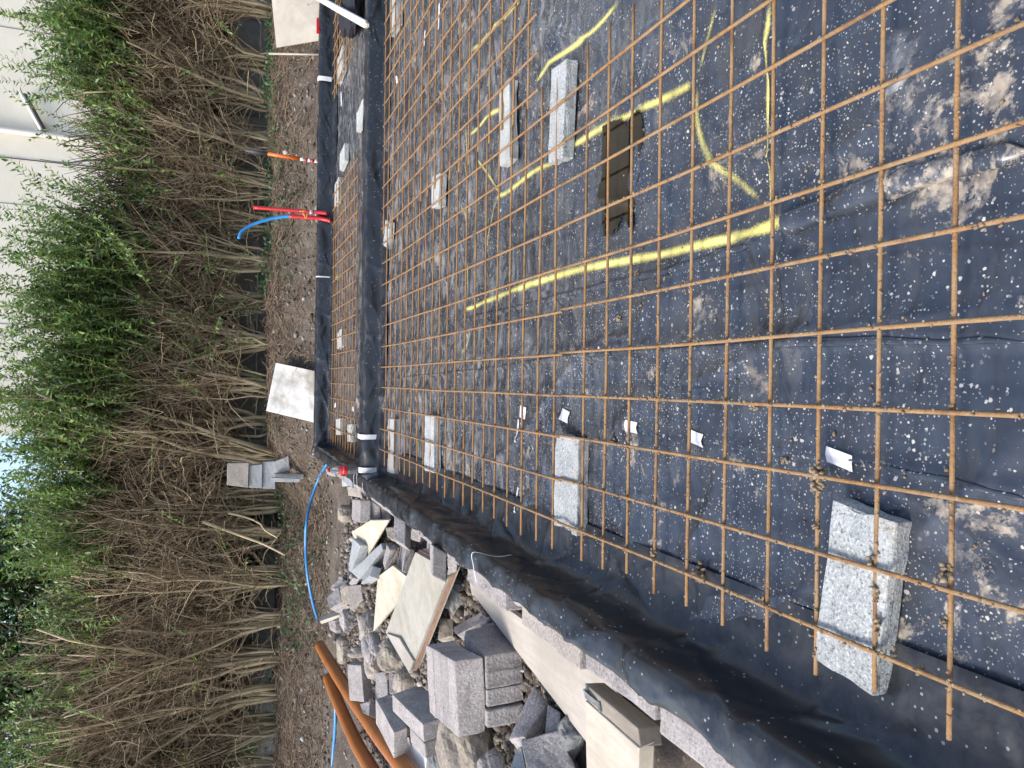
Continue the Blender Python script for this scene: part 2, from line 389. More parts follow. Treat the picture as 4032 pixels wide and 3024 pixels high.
# ------------------------------------------------------------------ ground
def g(x, y):
    x = np.asarray(x, float); y = np.asarray(y, float)
    lf = sst(-.4, -1.6, x)                                   # 1 on the side of the rubble
    y0 = 8.40 + .75 * lf; hh = .50 - .10 * lf
    z = -.05 + .09 * sst(8.0, 8.6, y) * (1 - lf) + hh * sst(y0, y0 + 1.15, y + .10 * (fbm(x * 1.7, y * .6, 5) - .5) * 4)
    z = z + .13 * np.exp(-((x + 1.75) / .75) ** 2 - ((y - 5.4) / 1.9) ** 2)
    z = z + .10 * np.exp(-((x + 2.1) / .5) ** 2 - ((y - 6.9) / .6) ** 2)
    rough = .035 + .05 * sst(8.6, 9.2, y) * (1 - sst(10.2, 10.8, y))
    out = sst(-.83, -1.0, x) + sst(8.32, 8.5, y); out = np.clip(out, 0, 1)
    z = z + out * rough * (fbm(x * 3, y * 3, 2, 5) - .45) * 2 + out * .014 * (fbm(x * 16, y * 16, 9, 3) - .5) * 2
    z = np.where((x > -.80) & (y < 8.33), np.minimum(z, -.03), z)
    return z
def WG(x, y, up=0.0):
    z = 0.0
    for _ in range(25):
        p = W(x, y, z + up); z = z * .5 + .5 * float(g(p[0], p[1]))
    p = W(x, y, z + up); return p
def axis(a, b, step, far):
    c = np.arange(a, b, step); lo = [a]; s = step
    while lo[-1] > -far: s *= 1.45; lo.append(lo[-1] - s)
    hi = [c[-1]]; s = step
    while hi[-1] < far: s *= 1.45; hi.append(hi[-1] + s)
    return np.concatenate([np.array(lo[:0:-1]), c, np.array(hi[1:])])
gx = axis(-7.2, 6.4, .04, 600); gy = axis(1.0, 11.4, .04, 600)
X, Y = np.meshgrid(gx, gy, indexing='ij')
gv = np.stack([X, Y, g(X, Y)], -1).reshape(-1, 3)
tag(link('ground', npmesh('ground', gv, grid_faces(len(gx), len(gy))[:, ::-1]), MT['soil'], None, True), 'brown trampled soil with stones and roots', kind='structure')

# ------------------------------------------------------------------ plastic sheet on the floor
FZ = .05                                                   # level of the sheet (the bank and rubble lie lower)
def pl(pts, f=None): return [tuple(W(*(f(*p) if f else p), FZ + .006)[:2]) for p in pts]
FOLDS = [  # polyline, height, width
    (pl([(2230, 322), (2064, 364), (1891, 413), (1750, 466), (1693, 494), (1620, 528), (1560, 548), (1488, 572), (1298, 620), (1090, 672), (960, 702)]), .006, .025),
    (pl([(2230, 740), (1950, 738), (1700, 742), (1450, 757), (1220, 772), (1030, 800), (835, 818)]), .013, .022),
    (pl([(2230, 1080), (2050, 1035), (1870, 1000), (1700, 975), (1500, 950), (1340, 925), (1150, 895)]), .007, .010),
    (pl([(2230, 250), (1950, 290), (1700, 330)]), .008, .06),
    (pl([(1650, -20), (1665, 200), (1668, 480), (1690, 640)]), .009, .016),
    (pl([(1640, 140), (1800, 120), (2000, 160)]), .008, .05),
]
def seg_dist(x, y, P):
    d = np.full(np.shape(x), 9.0)
    for (ax, ay), (bx, by) in zip(P[:-1], P[1:]):
        ux, uy = bx - ax, by - ay; L = ux * ux + uy * uy
        t_ = np.clip(((x - ax) * ux + (y - ay) * uy) / L, 0, 1)
        d = np.minimum(d, np.hypot(x - ax - t_ * ux, y - ay - t_ * uy))
    return d
def fh(x, y):
    x = np.asarray(x, float); y = np.asarray(y, float)
    fa = 1 - .65 * sst(2.3, 3.6, y)
    z = FZ - .012 + .006 * fbm(x * 2.2, y * 2.2, 21, 3) + fa * .015 * (tri(x * 2.6 + .5 * y, y * 2.1 - .4 * x, 23) - .3) + fa * .008 * (tri(x * 6 - 2 * y, y * 5 + 1.5 * x, 29) - .3) + .016 * ridge(x * 2.4 + y, y * 1.3 - x * .6, 33) ** 9 + .010 * ridge(x * 5.0 - 1.6 * y, y * 1.8 + x, 35) ** 10
    for P, h, wd in FOLDS:
        d = seg_dist(x, y, P); ax, ay = P[0]; bx_, by_ = P[-1]; sgn = (bx_ - ax) * (y - ay) - (by_ - ay) * (x - ax)
        px = np.array([p[0] for p in P]); py = np.array([p[1] for p in P]); o_ = np.argsort(py)
        side = x - np.interp(y, py[o_], px[o_]) if abs(by_ - ay) > abs(bx_ - ax) else sgn
        ww = np.where(side > 0, wd * 2.0, wd * .45)
        z = z + h * np.exp(-(d / ww) ** 2) * (.75 + .5 * vn(x * 5, y * 5, 40))
    return z
def sheet_grid(x0, x1, y0, y1, s):
    a = np.arange(x0, x1, s); b = np.arange(y0, y1, s); A, B = np.meshgrid(a, b, indexing='ij')
    return np.stack([A, B, fh(A, B)], -1).reshape(-1, 3), grid_faces(len(a), len(b))[:, ::-1]
floor = empty('floor_sheet'); tag(floor, 'black plastic damp proof sheet spread flat over the floor, spattered white', 'plastic sheet')
v, q = sheet_grid(-.72, 1.9, .2, 3.2, .009); link('sheet', npmesh('sheet', v, q), MT['sheet'], floor, True)
v, q = sheet_grid(-.72, 4.6, 3.185, 5.70, .022); v[:, 2] -= .0; link('sheet', npmesh('sheet', v, q), MT['sheet'], floor, True)
v, q = sheet_grid(1.885, 4.6, .2, 3.2, .03); link('sheet', npmesh('sheet', v, q), MT['sheet'], floor, True)
v, q = sheet_grid(-.72, 5.4, 5.78, 8.26, .03); link('sheet', npmesh('sheet', v, q), MT['sheet'], floor, True)

def rolled_fold(P, r, zs_=.55):
    p = spline(np.array([(a, b, 0) for a, b in P]), 90); n_ = len(p); t_ = np.linspace(0, 1, n_)
    rr = r * (.55 + .8 * vn(t_ * 9, t_ * 0 + r * 900, 77)) * np.clip(np.minimum(t_, 1 - t_) * 12, .15, 1)
    v_, q_, c_ = tubes(p[None], rr[None], 12); v_ = v_.copy(); ctr = np.repeat(p, 12, 0); v_[:, 2] = v_[:, 2] * zs_ + fh(ctr[:, 0], ctr[:, 1]) + np.repeat(rr, 12) * zs_ * .62
    v_[:, 0] += .006 * (vn(v_[:, 1] * 14, v_[:, 0] * 14, 78) - .5)
    return link('rolled_fold', npmesh('rolled_fold', v_, q_, c_), MT['sheet'], floor, True)
rolled_fold(FOLDS[0][0][:5], .027, .75); rolled_fold(FOLDS[1][0], .009, .6); rolled_fold(pl([(2230, 1083), (2050, 1037), (1870, 1002)]), .005, .5); rolled_fold(FOLDS[0][0][5:], .012, .7)
# yellow spray lines (flat print laid on the sheet)
def strip(name, pts, wd, mat, cov=1.0, fade=True, z=.003, na=11, parent=floor, fz=fh, wob=.15, soft=True):
    pts = np.asarray([(p[0], p[1], 0) for p in pts]); L = np.linalg.norm(np.diff(pts, axis=0), axis=1).sum(); n = max(6, int(L / .012))
    c = spline(pts, n)[:, :2]; T = np.gradient(c, axis=0); T /= np.linalg.norm(T, axis=1, keepdims=True) + 1e-9; Nn = np.stack([-T[:, 1], T[:, 0]], -1)
    a = np.linspace(-1, 1, na); ws = wd * .5 * (1 + wob * 2 * (vn(np.arange(n) * .12, np.full(n, wd * 900), 50) - .5))
    P = c[:, None, :] + Nn[:, None, :] * a[None, :, None] * ws[:, None, None]
    zz = fz(P[..., 0], P[..., 1]) + z
    me = npmesh(name, np.concatenate([P, zz[..., None]], -1).reshape(-1, 3), grid_faces(n, na)[:, ::-1])
    cv = (1.08 * np.exp(-(a / .44) ** 2) - .02)[None, :] * np.ones((n, 1)) * cov
    if fade: cv = cv * np.clip(np.minimum(np.arange(n), n - 1 - np.arange(n)) / 5, 0, 1)[:, None]
    cv = cv * (.65 + .6 * vn(np.arange(n) * .09, np.full(n, 3.3 + wd * 700), 61))[:, None]
    at = me.attributes.new('cov', 'FLOAT', 'POINT'); at.data.foreach_set('value', cv.astype(np.float32).ravel())
    return link(name, me, mat, parent, True)
YL = [(pl([(1700, 476), (1640, 497), (1530, 525), (1420, 550), (1300, 572), (1200, 597), (1100, 630), (1000, 672)]), .050, .95),
      (pl([(1700, 470), (1655, 490), (1600, 505)]), .05, 1.3),
      (pl([(1672, 482), (1664, 400), (1661, 300), (1655, 200), (1660, 100), (1666, -10)]), .026, .95),
      (pl([(1648, 440), (1590, 390), (1530, 345), (1502, 270), (1497, 175)]), .045, .52),
      (pl([(1497, 175), (1520, 80), (1545, -10)]), .035, .45),
      (pl([(1492, 178), (1440, 205), (1370, 240), (1290, 278), (1225, 320)]), .05, .85),
      (pl([(1650, 1060), (1500, 1110), (1310, 1260), (1250, 1300)], r4), .045, .75),
      (pl([(1275, 1265), (1200, 1150), (1110, 1030)], r4), .03, .7), (pl([(1270, 1270), (1200, 1500), (1175, 1660)], r4), .03, .55),
      (pl([(1060, 885), (1130, 830), (1190, 760), (1300, 700)], r4), .045, .8), (pl([(2050, -10), (1850, 210), (1700, 330), (1600, 415), (1490, 545)], r4), .045, .8),
      (pl([(1400, -10), (1290, 110), (1190, 220), (1075, 345)], r4), .045, .62), (pl([(1065, 340), (1045, 480), (1070, 640)], r4), .03, .35),
      (pl([(1035, 800), (1050, 1000), (1050, 1190)], r4), .04, .5), (pl([(1020, 1330), (1055, 1450), (1045, 1680)], r4), .035, .5),
      (pl([(1050, -20), (1050, 220), (1040, 370)], r5), .03, .5), (pl([(1020, 360), (1045, 410), (1062, 445)], r5), .025, .5),
      (pl([(1025, 480), (1060, 560), (1018, 700), (1035, 785)], r5), .03, .55), (pl([(732, 1145), (725, 1335)], r5), .045, .85), (pl([(1062, 1365), (1072, 1490)], r5), .05, .9),
      (pl([(768, 555), (768, 580)]), .09, .6), (pl([(735, 600), (722, 598)]), .12, .5)]
for P, wd, cv in YL: strip('paint_line', P, wd * 1.15, MT['yellow'], cv)
strip('dried_residue', pl([(1868, 238), (1905, 215), (1945, 185), (1975, 150), (1998, 112)]), .045, MT['residue'], 1.0); strip('dried_residue', pl([(1866, 290), (1876, 300), (1885, 312)]), .06, MT['residue'], .7)
strip('dried_residue', pl([(1880, 150), (1940, 120), (2000, 60)]), .30, MT['residue'], .62); strip('dried_residue', pl([(2010, 240), (1960, 225), (1900, 262)]), .26, MT['residue'], .55)

# pieces of white tape on the seam and on the laps
def tape(parent, c, l, wd, ang, fz=fh, z=.005):
    ca, sa = math.cos(ang), math.sin(ang); n = 7; a = np.linspace(-.5, .5, n); P = []
    for s_ in a:
        for t_ in (-.5, 0, .5):
            xx = c[0] + ca * s_ * l - sa * t_ * wd; yy = c[1] + sa * s_ * l + ca * t_ * wd; P.append((xx, yy, float(fz(xx, yy)) + z))
    return link('tape', npmesh('tape', P, grid_faces(n, 3)[:, ::-1]), MT['tape'], parent, True)
for (x, y), l, wd, a in [((1127, 891), .062, .05, 1.45), ((1220, 898), .065, .042, 1.38), ((1362, 922), .064, .035, 1.5), ((1505, 947), .066, .036, 1.42), ((1815, 991), .068, .034, 1.36)]:
    tape(floor, W(x, y, FZ + .008), l, wd, a)
for P, wd in [(pl([(1390, 1080), (1380, 1230)], r5), .016), (pl([(1385, 1525), (1372, 1620), (1380, 1700)], r5), .018), (pl([(905, 1490), (900, 1610)], r5), .016), (pl([(712, 1385), (700, 1550)], r5), .025),
              (pl([(1170, -30), (1165, 100)], r6), .018), (pl([(1345, 70), (1335, 220)], r6), .014), (pl([(868, 20), (862, 190)], r4), .03), (pl([(775, 195), (768, 300)], r4), .03), (pl([(607, 498), (603, 545)], r4), .045),
              (pl([(540, 1405), (570, 1420)], r5), .05), (pl([(205, 985), (195, 1000)], r5), .05), (pl([(310, 1010), (320, 1015)], r5), .05), (pl([(230, 480), (232, 560)], r4), .06), (pl([(232, 600), (235, 690)], r4), .05)]:
    strip('tape', P, wd, MT['tape'], 1, False, .004, 3)
# puddle of muddy water
pp = pl([(1302, 330), (1303, 285), (1318, 275), (1338, 272), (1352, 282), (1362, 262), (1372, 252), (1384, 262), (1386, 300), (1380, 335), (1372, 352), (1380, 380), (1370, 410), (1366, 450), (1364, 492), (1352, 470), (1345, 452), (1338, 470), (1322, 496), (1304, 500), (1302, 440), (1292, 430), (1294, 410), (1303, 380)])
cx, cy = np.mean(pp, axis=0); pp = [((a - cx) * 1.12 + cx, (b - cy) * 1.06 + cy) for a, b in pp]; zz = float(np.percentile([float(fh(*p)) for p in pp], 88)) + .0015
pq = np.array(pp + pp[:1]); ring = np.concatenate([pq[i] + (pq[i + 1] - pq[i]) * np.linspace(0, 1, 8)[:-1, None] for i in range(len(pp))]); ring = np.column_stack([ring + RNG.normal(0, .0035, ring.shape), np.zeros(len(ring))])
bm = bmesh.new(); es = []; vs_ = [bm.verts.new((a, b, zz)) for a, b, _ in ring]
for i in range(len(vs_)): es.append(bm.edges.new((vs_[i], vs_[(i + 1) % len(vs_)])))
bmesh.ops.triangle_fill(bm, edges=es, use_beauty=True, normal=(0, 0, 1)); me = bpy.data.meshes.new('puddle'); bm.to_mesh(me); bm.free()
tag(link('puddle', me, MT['puddle']), 'dark brown rain puddle lying on the plastic below the mesh', 'puddle')

# ------------------------------------------------------------------ low block walls wrapped in plastic
WH = .185
def wrap(name, label, prof, ax, s0, s1, amp, seed, step=.016, tail=None):
    """prof: list of (across, z); swept along axis ax ('y' or 'x'); wrinkles push along the profile normal"""
    p = np.array(prof, float); d = np.concatenate([[0], np.cumsum(np.linalg.norm(np.diff(p, axis=0), axis=1))])
    m = int(d[-1] / .012); u = np.linspace(0, d[-1], m); pc = np.stack([np.interp(u, d, p[:, 0]), np.interp(u, d, p[:, 1])], -1)
    k = np.array([.2, .8, 1, .8, .2]) / 3; e = np.pad(pc, ((2, 2), (0, 0)), 'edge'); pc = np.stack([np.convolve(e[:, i], k, 'valid') for i in (0, 1)], -1)
    T = np.gradient(pc, axis=0); T /= np.linalg.norm(T, axis=1, keepdims=True) + 1e-9; Nn = np.stack([-T[:, 1], T[:, 0]], -1)
    if Nn[m // 2, 1] < 0: Nn = -Nn
    n = int((s1 - s0) / step); s = np.linspace(s0, s1, n); S, U = np.meshgrid(s, u, indexing='ij')
    wv = amp * (1.5 * (tri(S * 3.4 + U * 1.5, U * 7.0 - S * 1.1, seed) - .4) + .9 * (tri(S * 8.5 - U * 6, U * 11 + S * 3, seed + 5) - .4) + .5 * (vn(S * 1.2, U * 2.0, seed + 9) - .5) * 2
                + .7 * ridge(S * 3.2 + U * 7, U * 1.2 - S * .5, seed + 13) ** 9 + .6 * ridge(S * 4.1 - U * 9, U * 1.5 + S * .4, seed + 19) ** 10)
    for kk in range(int((s1 - s0) / .45)):                          # vertical fold lines of the sheet as it came off the roll
        cpos = s0 + (kk + .3 + .4 * _hash(np.array([kk]), np.array([seed]), 3)[0]) * .45
        wv += amp * .55 * np.exp(-(np.abs(S - cpos - .04 * np.sin(U * 14 + kk)) / .012))
    foot = sst(0, .10, U - 0) * .85 + .15
    wv = wv * foot
    A = pc[:, 0][None, :] + Nn[:, 0][None, :] * wv; Z = pc[:, 1][None, :] + Nn[:, 1][None, :] * wv
    if tail is not None:                                             # ragged lower edge of the outer flap
        ref = d[tail[0]]; cut = tail[1](s)[:, None]; lim = np.minimum(U, ref + cut)
        A = np.where(U > ref, np.interp(lim, u, pc[:, 0]) + Nn[:, 0][None, :] * wv, A); Z = np.where(U > ref, np.interp(lim, u, pc[:, 1]), Z)
    P = np.stack([A, S, Z] if ax == 'y' else [S, A, Z], -1).reshape(-1, 3)
    f = grid_faces(n, m)
    o = link(name, npmesh(name, P, f), MT['wrap'], None, True)
    return tag(o, label, 'plastic sheet', 'plastic wrapped over the low walls')
def flap(s):
    c = .125 + .04 * (fbm(s * 3.0, s * 0 + 3, 70, 3) - .5) * 2
    for a_, b__ in ((2.03, 2.50), (2.66, 3.14)): c = c - .075 * sst(a_ - .03, a_ + .02, s) * sst(b__ + .05, b__ - .06, s)
    c = c - .05 * sst(1.62, 1.5, s) + .05 * sst(2.48, 2.53, s) * sst(2.70, 2.58, s)
    return np.clip(c, .01, .18)
wl = wrap('wall_wrap', 'black plastic folded over the long low wall beside the rubble heap',
     [(-.47, .056), (-.62, .058), (-.668, .066), (-.684, .10), (-.691, .18), (-.701, .216), (-.715, .223), (-.785, .221), (-.803, .208), (-.812, .13), (-.815, .0)], 'y', .15, 8.36, .0118, 101, .012, (8, flap))
wd_ = wrap('wall_wrap', 'black plastic folded over the low dividing wall between the two bays',
     [(5.48, .057), (5.59, .06), (5.632, .07), (5.643, .11), (5.651, .16), (5.663, .186), (5.69, .190), (5.80, .188), (5.825, .18), (5.84, .12), (5.845, .06), (5.92, .058)], 'x', -.695, 5.2, .010, 131)
wf = wrap('wall_wrap', 'black plastic folded over the farthest low wall in front of the earth bank',
     [(8.05, .058), (8.17, .062), (8.203, .08), (8.212, .13), (8.22, .19), (8.233, .214), (8.255, .219), (8.33, .215), (8.345, .2), (8.35, .1), (8.355, 0.0)], 'x', -.81, 5.6, .011, 161)
# tape on the walls (parts of the wraps)
def ribbon(parent, pts, wd, side, mat='tape', name='tape'):
    pts = spline(np.asarray(pts, float), max(6, len(pts) * 5)); side = np.asarray(side, float); side = side / np.linalg.norm(side)
    v = np.concatenate([pts - side * wd / 2, pts + side * wd / 2]); n = len(pts)
    return link(name, npmesh(name, v, [(i, i + 1, n + i + 1, n + i) for i in range(n - 1)]), MT[mat], parent, True)
def over(x):     # path over the divider at x
    return [(x, 5.634, .09), (x, 5.632, .15), (x, 5.642, .192), (x, 5.675, .207), (x, 5.75, .206), (x, 5.81, .202)]
ribbon(wd_, over(-.415), .036, (1, 0, 0)); ribbon(wd_, [(-.665, 5.622, .09), (-.665, 5.622, .17), (-.665, 5.65, .206), (-.665, 5.70, .214)], .04, (1, 0, 0))
ribbon(wl, [(-.68, 5.62, .238), (-.735, 5.61, .24), (-.80, 5.57, .236), (-.835, 5.51, .18)], .012, (0, 1, 0)); ribbon(wl, [(-.68, 5.72, .238), (-.745, 5.74, .24), (-.81, 5.69, .232), (-.836, 5.64, .15)], .014, (0, 1, 0))
ribbon(wl, [(-.725, 5.39, .24), (-.775, 5.37, .239), (-.82, 5.32, .222), (-.836, 5.27, .16)], .012, (0, 1, 0))
ribbon(wf, [(-.76, 8.195, .16), (-.76, 8.20, .228), (-.77, 8.26, .238)], .05, (1, 0, 0)); ribbon(wl, [(-.705, 8.16, .238), (-.76, 8.14, .24), (-.83, 8.10, .212), (-.836, 8.06, .13)], .014, (0, 1, 0))
b_ = V(*z6(120, 1030), 8.19)[0]; ribbon(wf, [(b_, 8.188, .10), (b_, 8.19, .19), (b_, 8.21, .236), (b_, 8.27, .239)], .05, (1, 0, 0))
yx = V(700, 598, 8.19)[0]; ribbon(wf, [(yx, 8.192, .07), (yx, 8.19, .19), (yx, 8.212, .237)], .014, (1, 0, 0), 'white', 'paint_mark')
a0, a1 = W(*r6(1095, 290), .225), W(*r6(1290, 280), .17); ribbon(wl, [(-.672, a1[1], .15), (-.678, a1[1] + .02, .212), (-.70, a0[1], .240), (-.755, a0[1] - .01, .241), (-.818, a0[1] - .02, .232)], .008, (0, 1, 0))
ribbon(wl, [(-.834, a0[1] - .05, .215), (-.838, a0[1] - .08, .14)], .008, (0, 1, 0))

# ------------------------------------------------------------------ solid pieces
def hexmesh(name, c8, bev=.006, rough=.0025, cuts=3, seed=0):
    """c8: 8 corners, bottom ring 0-3 and top ring 4-7; worn edges and uneven faces"""
    bm = bmesh.new(); vs = [bm.verts.new(Vector(c)) for c in c8]
    for f in ((3, 2, 1, 0), (4, 5, 6, 7), (0, 1, 5, 4), (1, 2, 6, 5), (2, 3, 7, 6), (3, 0, 4, 7)): bm.faces.new([vs[i] for i in f])
    bmesh.ops.recalc_face_normals(bm, faces=bm.faces)
    if bev > 0: bmesh.ops.bevel(bm, geom=list(bm.edges), offset=bev, segments=2, profile=.6, affect='EDGES', clamp_overlap=True)
    if cuts: bmesh.ops.subdivide_edges(bm, edges=[e for e in bm.edges if e.calc_length() > .03], cuts=cuts, use_grid_fill=True)
    if rough:
        rr = random.Random(seed)
        co_ = np.array([v.co for v in bm.verts]); ce = co_.mean(0)
        nn = np.array([v.normal for v in bm.verts])
        d = (fbm(co_[:, 0] * 22 + co_[:, 2] * 31 + seed, co_[:, 1] * 22 + co_[:, 2] * 17, seed, 3) - .5) * 2 * rough
        d2 = -np.clip(fbm(co_[:, 0] * 9 + co_[:, 2] * 13, co_[:, 1] * 9 - co_[:, 2] * 7 + seed * 1.7, seed + 3, 2) - .68, 0, 1) * rough * 14
        for v, a, nv, cc in zip(bm.verts, d + d2, nn, co_): v.co = Vector(cc + nv * a)
    me = bpy.data.meshes.new(name); bm.to_mesh(me); bm.free(); return me
def solid(name, c8, mat, label=None, cat=None, parent=None, group=None, **kw):
    me = hexmesh(name, c8, seed=R.randint(1, 9999), **kw)
    o = link(name, me, MT[mat], parent)
    if parent is None:
        c = Vector(np.mean(np.array(c8), axis=0)); c.z = float(np.min(np.array(c8)[:, 2])); me.transform(Matrix.Translation(-c)); o.location = c
        tag(o, label, cat, group)
    return o
def box8(c, dims, yaw=0, pitch=0, roll=0):
    m = Matrix.Translation(Vector(c)) @ Matrix.Rotation(yaw, 4, 'Z') @ Matrix.Rotation(pitch, 4, 'Y') @ Matrix.Rotation(roll, 4, 'X')
    l, w_, h = dims[0] / 2, dims[1] / 2, dims[2] / 2
    return [m @ Vector(p) for p in ((-l, -w_, -h), (l, -w_, -h), (l, w_, -h), (-l, w_, -h), (-l, -w_, h), (l, -w_, h), (l, w_, h), (-l, w_, h))]
def prism8(q4, t):
    q4 = np.array(q4, float); n = np.cross(q4[2] - q4[0], q4[3] - q4[1]); n /= np.linalg.norm(n)
    if n @ (q4.mean(0) - CAM) < 0: n = -n
    return [*(q4 + n * t), *q4]
def corner3(px0, Y0, p1, p2, p3):
    """a right-angled block corner seen with its three edges: lengths along the sight lines from the right angles"""
    d = [ray(*p) for p in (px0, p1, p2, p3)]; d = [a / np.linalg.norm(a) for a in d]
    v0 = CAM + d[0] * (Y0 / d[0][1]); s0 = np.linalg.norm(v0 - CAM); s = np.array([s0 + .15] * 3)
    def F(s): e = [CAM + d[i + 1] * s[i] - v0 for i in range(3)]; return np.array([e[0] @ e[1], e[1] @ e[2], e[0] @ e[2]])
    for _ in range(80):
        f = F(s); J = np.zeros((3, 3))
        for j in range(3):
            h = np.zeros(3); h[j] = 1e-5; J[:, j] = (F(s + h) - f) / 1e-5
        try: st = np.linalg.solve(J + 1e-9 * np.eye(3), -f)
        except np.linalg.LinAlgError: break
        s = s + np.clip(st, -.05, .05)
    e = [CAM + d[i + 1] * s[i] - v0 for i in range(3)]
    return v0, e
def block3(px0, Y0, p1, p2, p3):
    v0, (a, b, c) = corner3(px0, Y0, p1, p2, p3)
    return [v0, v0 + a, v0 + a + b, v0 + b, v0 + c, v0 + a + c, v0 + a + b + c, v0 + b + c], v0, (a, b, c)

# ------------------------------------------------------------------ blocks of the wall that show below the plastic
wall = empty('block_wall', (-.79, 4, 0)); tag(wall, 'low wall of grey concrete blocks under black plastic beside the rubble', 'wall')
for y0, y1, zb, zt, x1, m in [(1.22, 1.60, -.03, .165, -.905, 'paver'), (1.62, 2.0, -.03, .165, -.885, 'paver'), (2.035, 2.50, .0, .165, -.905, 'pale'), (2.52, 2.64, -.03, .15, -.862, 'paver'), (2.66, 3.14, .02, .165, -.905, 'paver'), (3.16, 3.55, -.03, .16, -.868, 'paver'),
                              (3.57, 3.95, -.03, .16, -.868, 'paver'), (3.97, 4.36, -.03, .16, -.868, 'paver'), (4.38, 4.77, -.03, .16, -.868, 'paver'), (4.79, 5.2, -.03, .16, -.868, 'paver'), (5.22, 5.6, -.03, .16, -.868, 'paver'), (5.62, 6.0, -.03, .16, -.868, 'pale'), (6.02, 6.4, -.03, .17, -.885, 'kerb'), (6.5, 6.9, -.03, .16, -.885, 'pale')]:
    solid('concrete_block', [(x1 + .033, y0, zb), (-.73, y0, zb), (-.73, y1, zb), (x1 + .033, y1, zb), (x1 + .033, y0, zt + .035), (-.73, y0, zt + .035), (-.73, y1, zt + .035), (x1 + .033, y1, zt + .035)], m, parent=wall, bev=.008, rough=.003)

# ------------------------------------------------------------------ rebar mesh
def bar_pts(a, b, n, amp):
    a = np.array(a, float); b = np.array(b, float); t_ = np.linspace(0, 1, n)[:, None]; P = a + (b - a) * t_
    L = np.linalg.norm(b - a); dr = (b - a) / L; side = np.array([-dr[1], dr[0], 0]); o = R.random() * 90
    P = P + side * amp * ((vn(t_[:, 0] * L * 1.3, np.full(n, o), 80) - .5) * 2)[:, None]
    P[:, 2] += amp * .8 * ((vn(t_[:, 0] * L * 1.5, np.full(n, o + 40), 81) - .5) * 2)
    return P
def rebar_mesh(label, x0, y0, nx, ny, S_, left, right, near, far, z, r=.0047, amp=.004, skew=0.0):
    root = empty('rebar_mesh', (x0, y0, 0)); tag(root, label, 'rebar mesh', 'rusty reinforcing mesh sheets')
    xs = [x0 + i * S_ for i in range(nx)]; ys = [y0 + i * S_ for i in range(ny)]
    for x in xs:
        dx = R.uniform(-.004, .004); fa = R.uniform(-.012, .012)
        P = bar_pts((x + dx, near + R.uniform(-.01, .01), z + .0055), (x + dx + skew, far + fa, z + .0055), 16, amp)
        tube_obj('rebar', P, r, MT['rust'], root, 7)
    for y in ys:
        dy = R.uniform(-.004, .004)
        P = bar_pts((left + R.uniform(-.015, .015), y + dy, z - .0055), (right + R.uniform(-.012, .012), y + dy + skew * .4, z - .0055), 16, amp)
        tube_obj('rebar', P, r, MT['rust'], root, 7)
    return root
rebar_mesh('nearest rusty mesh sheet, lying over the speckled block in front of the camera', -.4856, .29, 11, 14, .15, -.575, 1.15, .18, 2.405, .10, amp=.003)
rebar_mesh('rusty mesh sheet between the nearest sheet and the dividing wall, beside the rubble side', -.4876, 2.47, 11, 20, .15, -.60, 1.125, 2.395, 5.43, .10)
rebar_mesh('rusty mesh sheet in the large bay on the side away from the rubble', 1.12, 2.73, 17, 19, .15, 1.085, 3.62, 2.62, 5.43, .108)
rebar_mesh('rusty mesh sheet in the far bay beside the cola bottle', -.47, 6.56, 17, 10, .15, -.66, 2.02, 6.49, 7.94, .10)
rebar_mesh('rusty mesh sheet in the far bay under the white batten and dark clothing', 3.05, 6.95, 13, 8, .15, 2.98, 4.95, 6.86, 8.08, .10)

# ------------------------------------------------------------------ blocks carrying the mesh
def fblock(c0, c1, wd, h, mat, label, z0=FZ + .002, skew=0):
    h = .044 + (h - .09) * .3
    """c0,c1: ends of the near top edge (x,y); wd: depth away from the camera"""
    a = np.array([*c0, 0]); b = np.array([*c1, 0]); d = (b - a) / np.linalg.norm(b - a); n = np.array([-d[1], d[0], 0])
    if n[1] < 0: n = -n
    ring = [a, b, b + n * wd, a + n * wd]
    solid('concrete_block', [p + np.array([0, 0, z0]) for p in ring] + [p + np.array([0, 0, z0 + h]) for p in ring], mat, label, 'block', None, 'blocks propping up the mesh', bev=.004, rough=.0045, cuts=5)
fblock((-.576, 1.045), (-.243, 1.0), .152, .089, 'block', 'speckled pale concrete block nearest the camera, under the nearest mesh')
fblock((-.515, 2.275), (-.18, 2.27), .185, .091, 'block', 'pale concrete block straddling the joint between the two mesh sheets beside the wrapped wall')
fblock((-.505, 4.04), (-.185, 4.05), .20, .09, 'block', 'pale block under the mesh near the two mud crumbs, second from the dividing wall')
fblock((-.625, 5.02), (-.25, 5.03), .19, .09, 'block2', 'pale block tucked against the dividing wall nearest the cola bottle')
fblock((.955, 2.945), (1.30, 2.96), .12, .092, 'block2', 'narrow pale block behind the long grey block, at the lap of two meshes')
fblock((.815, 2.42), (1.16, 2.40), .125, .10, 'block', 'long grey block with a dark damp side, beside the puddle')
fblock((.985, 4.02), (1.165, 4.0), .15, .09, 'block2', 'small pale block with a broken end under the lapping bars')
fblock((.965, 5.33), (1.14, 5.27), .14, .09, 'block2', 'small pale block against the dividing wall below the red conduits')
fblock((2.49, 5.12), (2.86, 5.12), .22, .09, 'block2', 'pale block against the dividing wall by the end of the white batten')
def fb(px, z=.09): return W(*px, z)
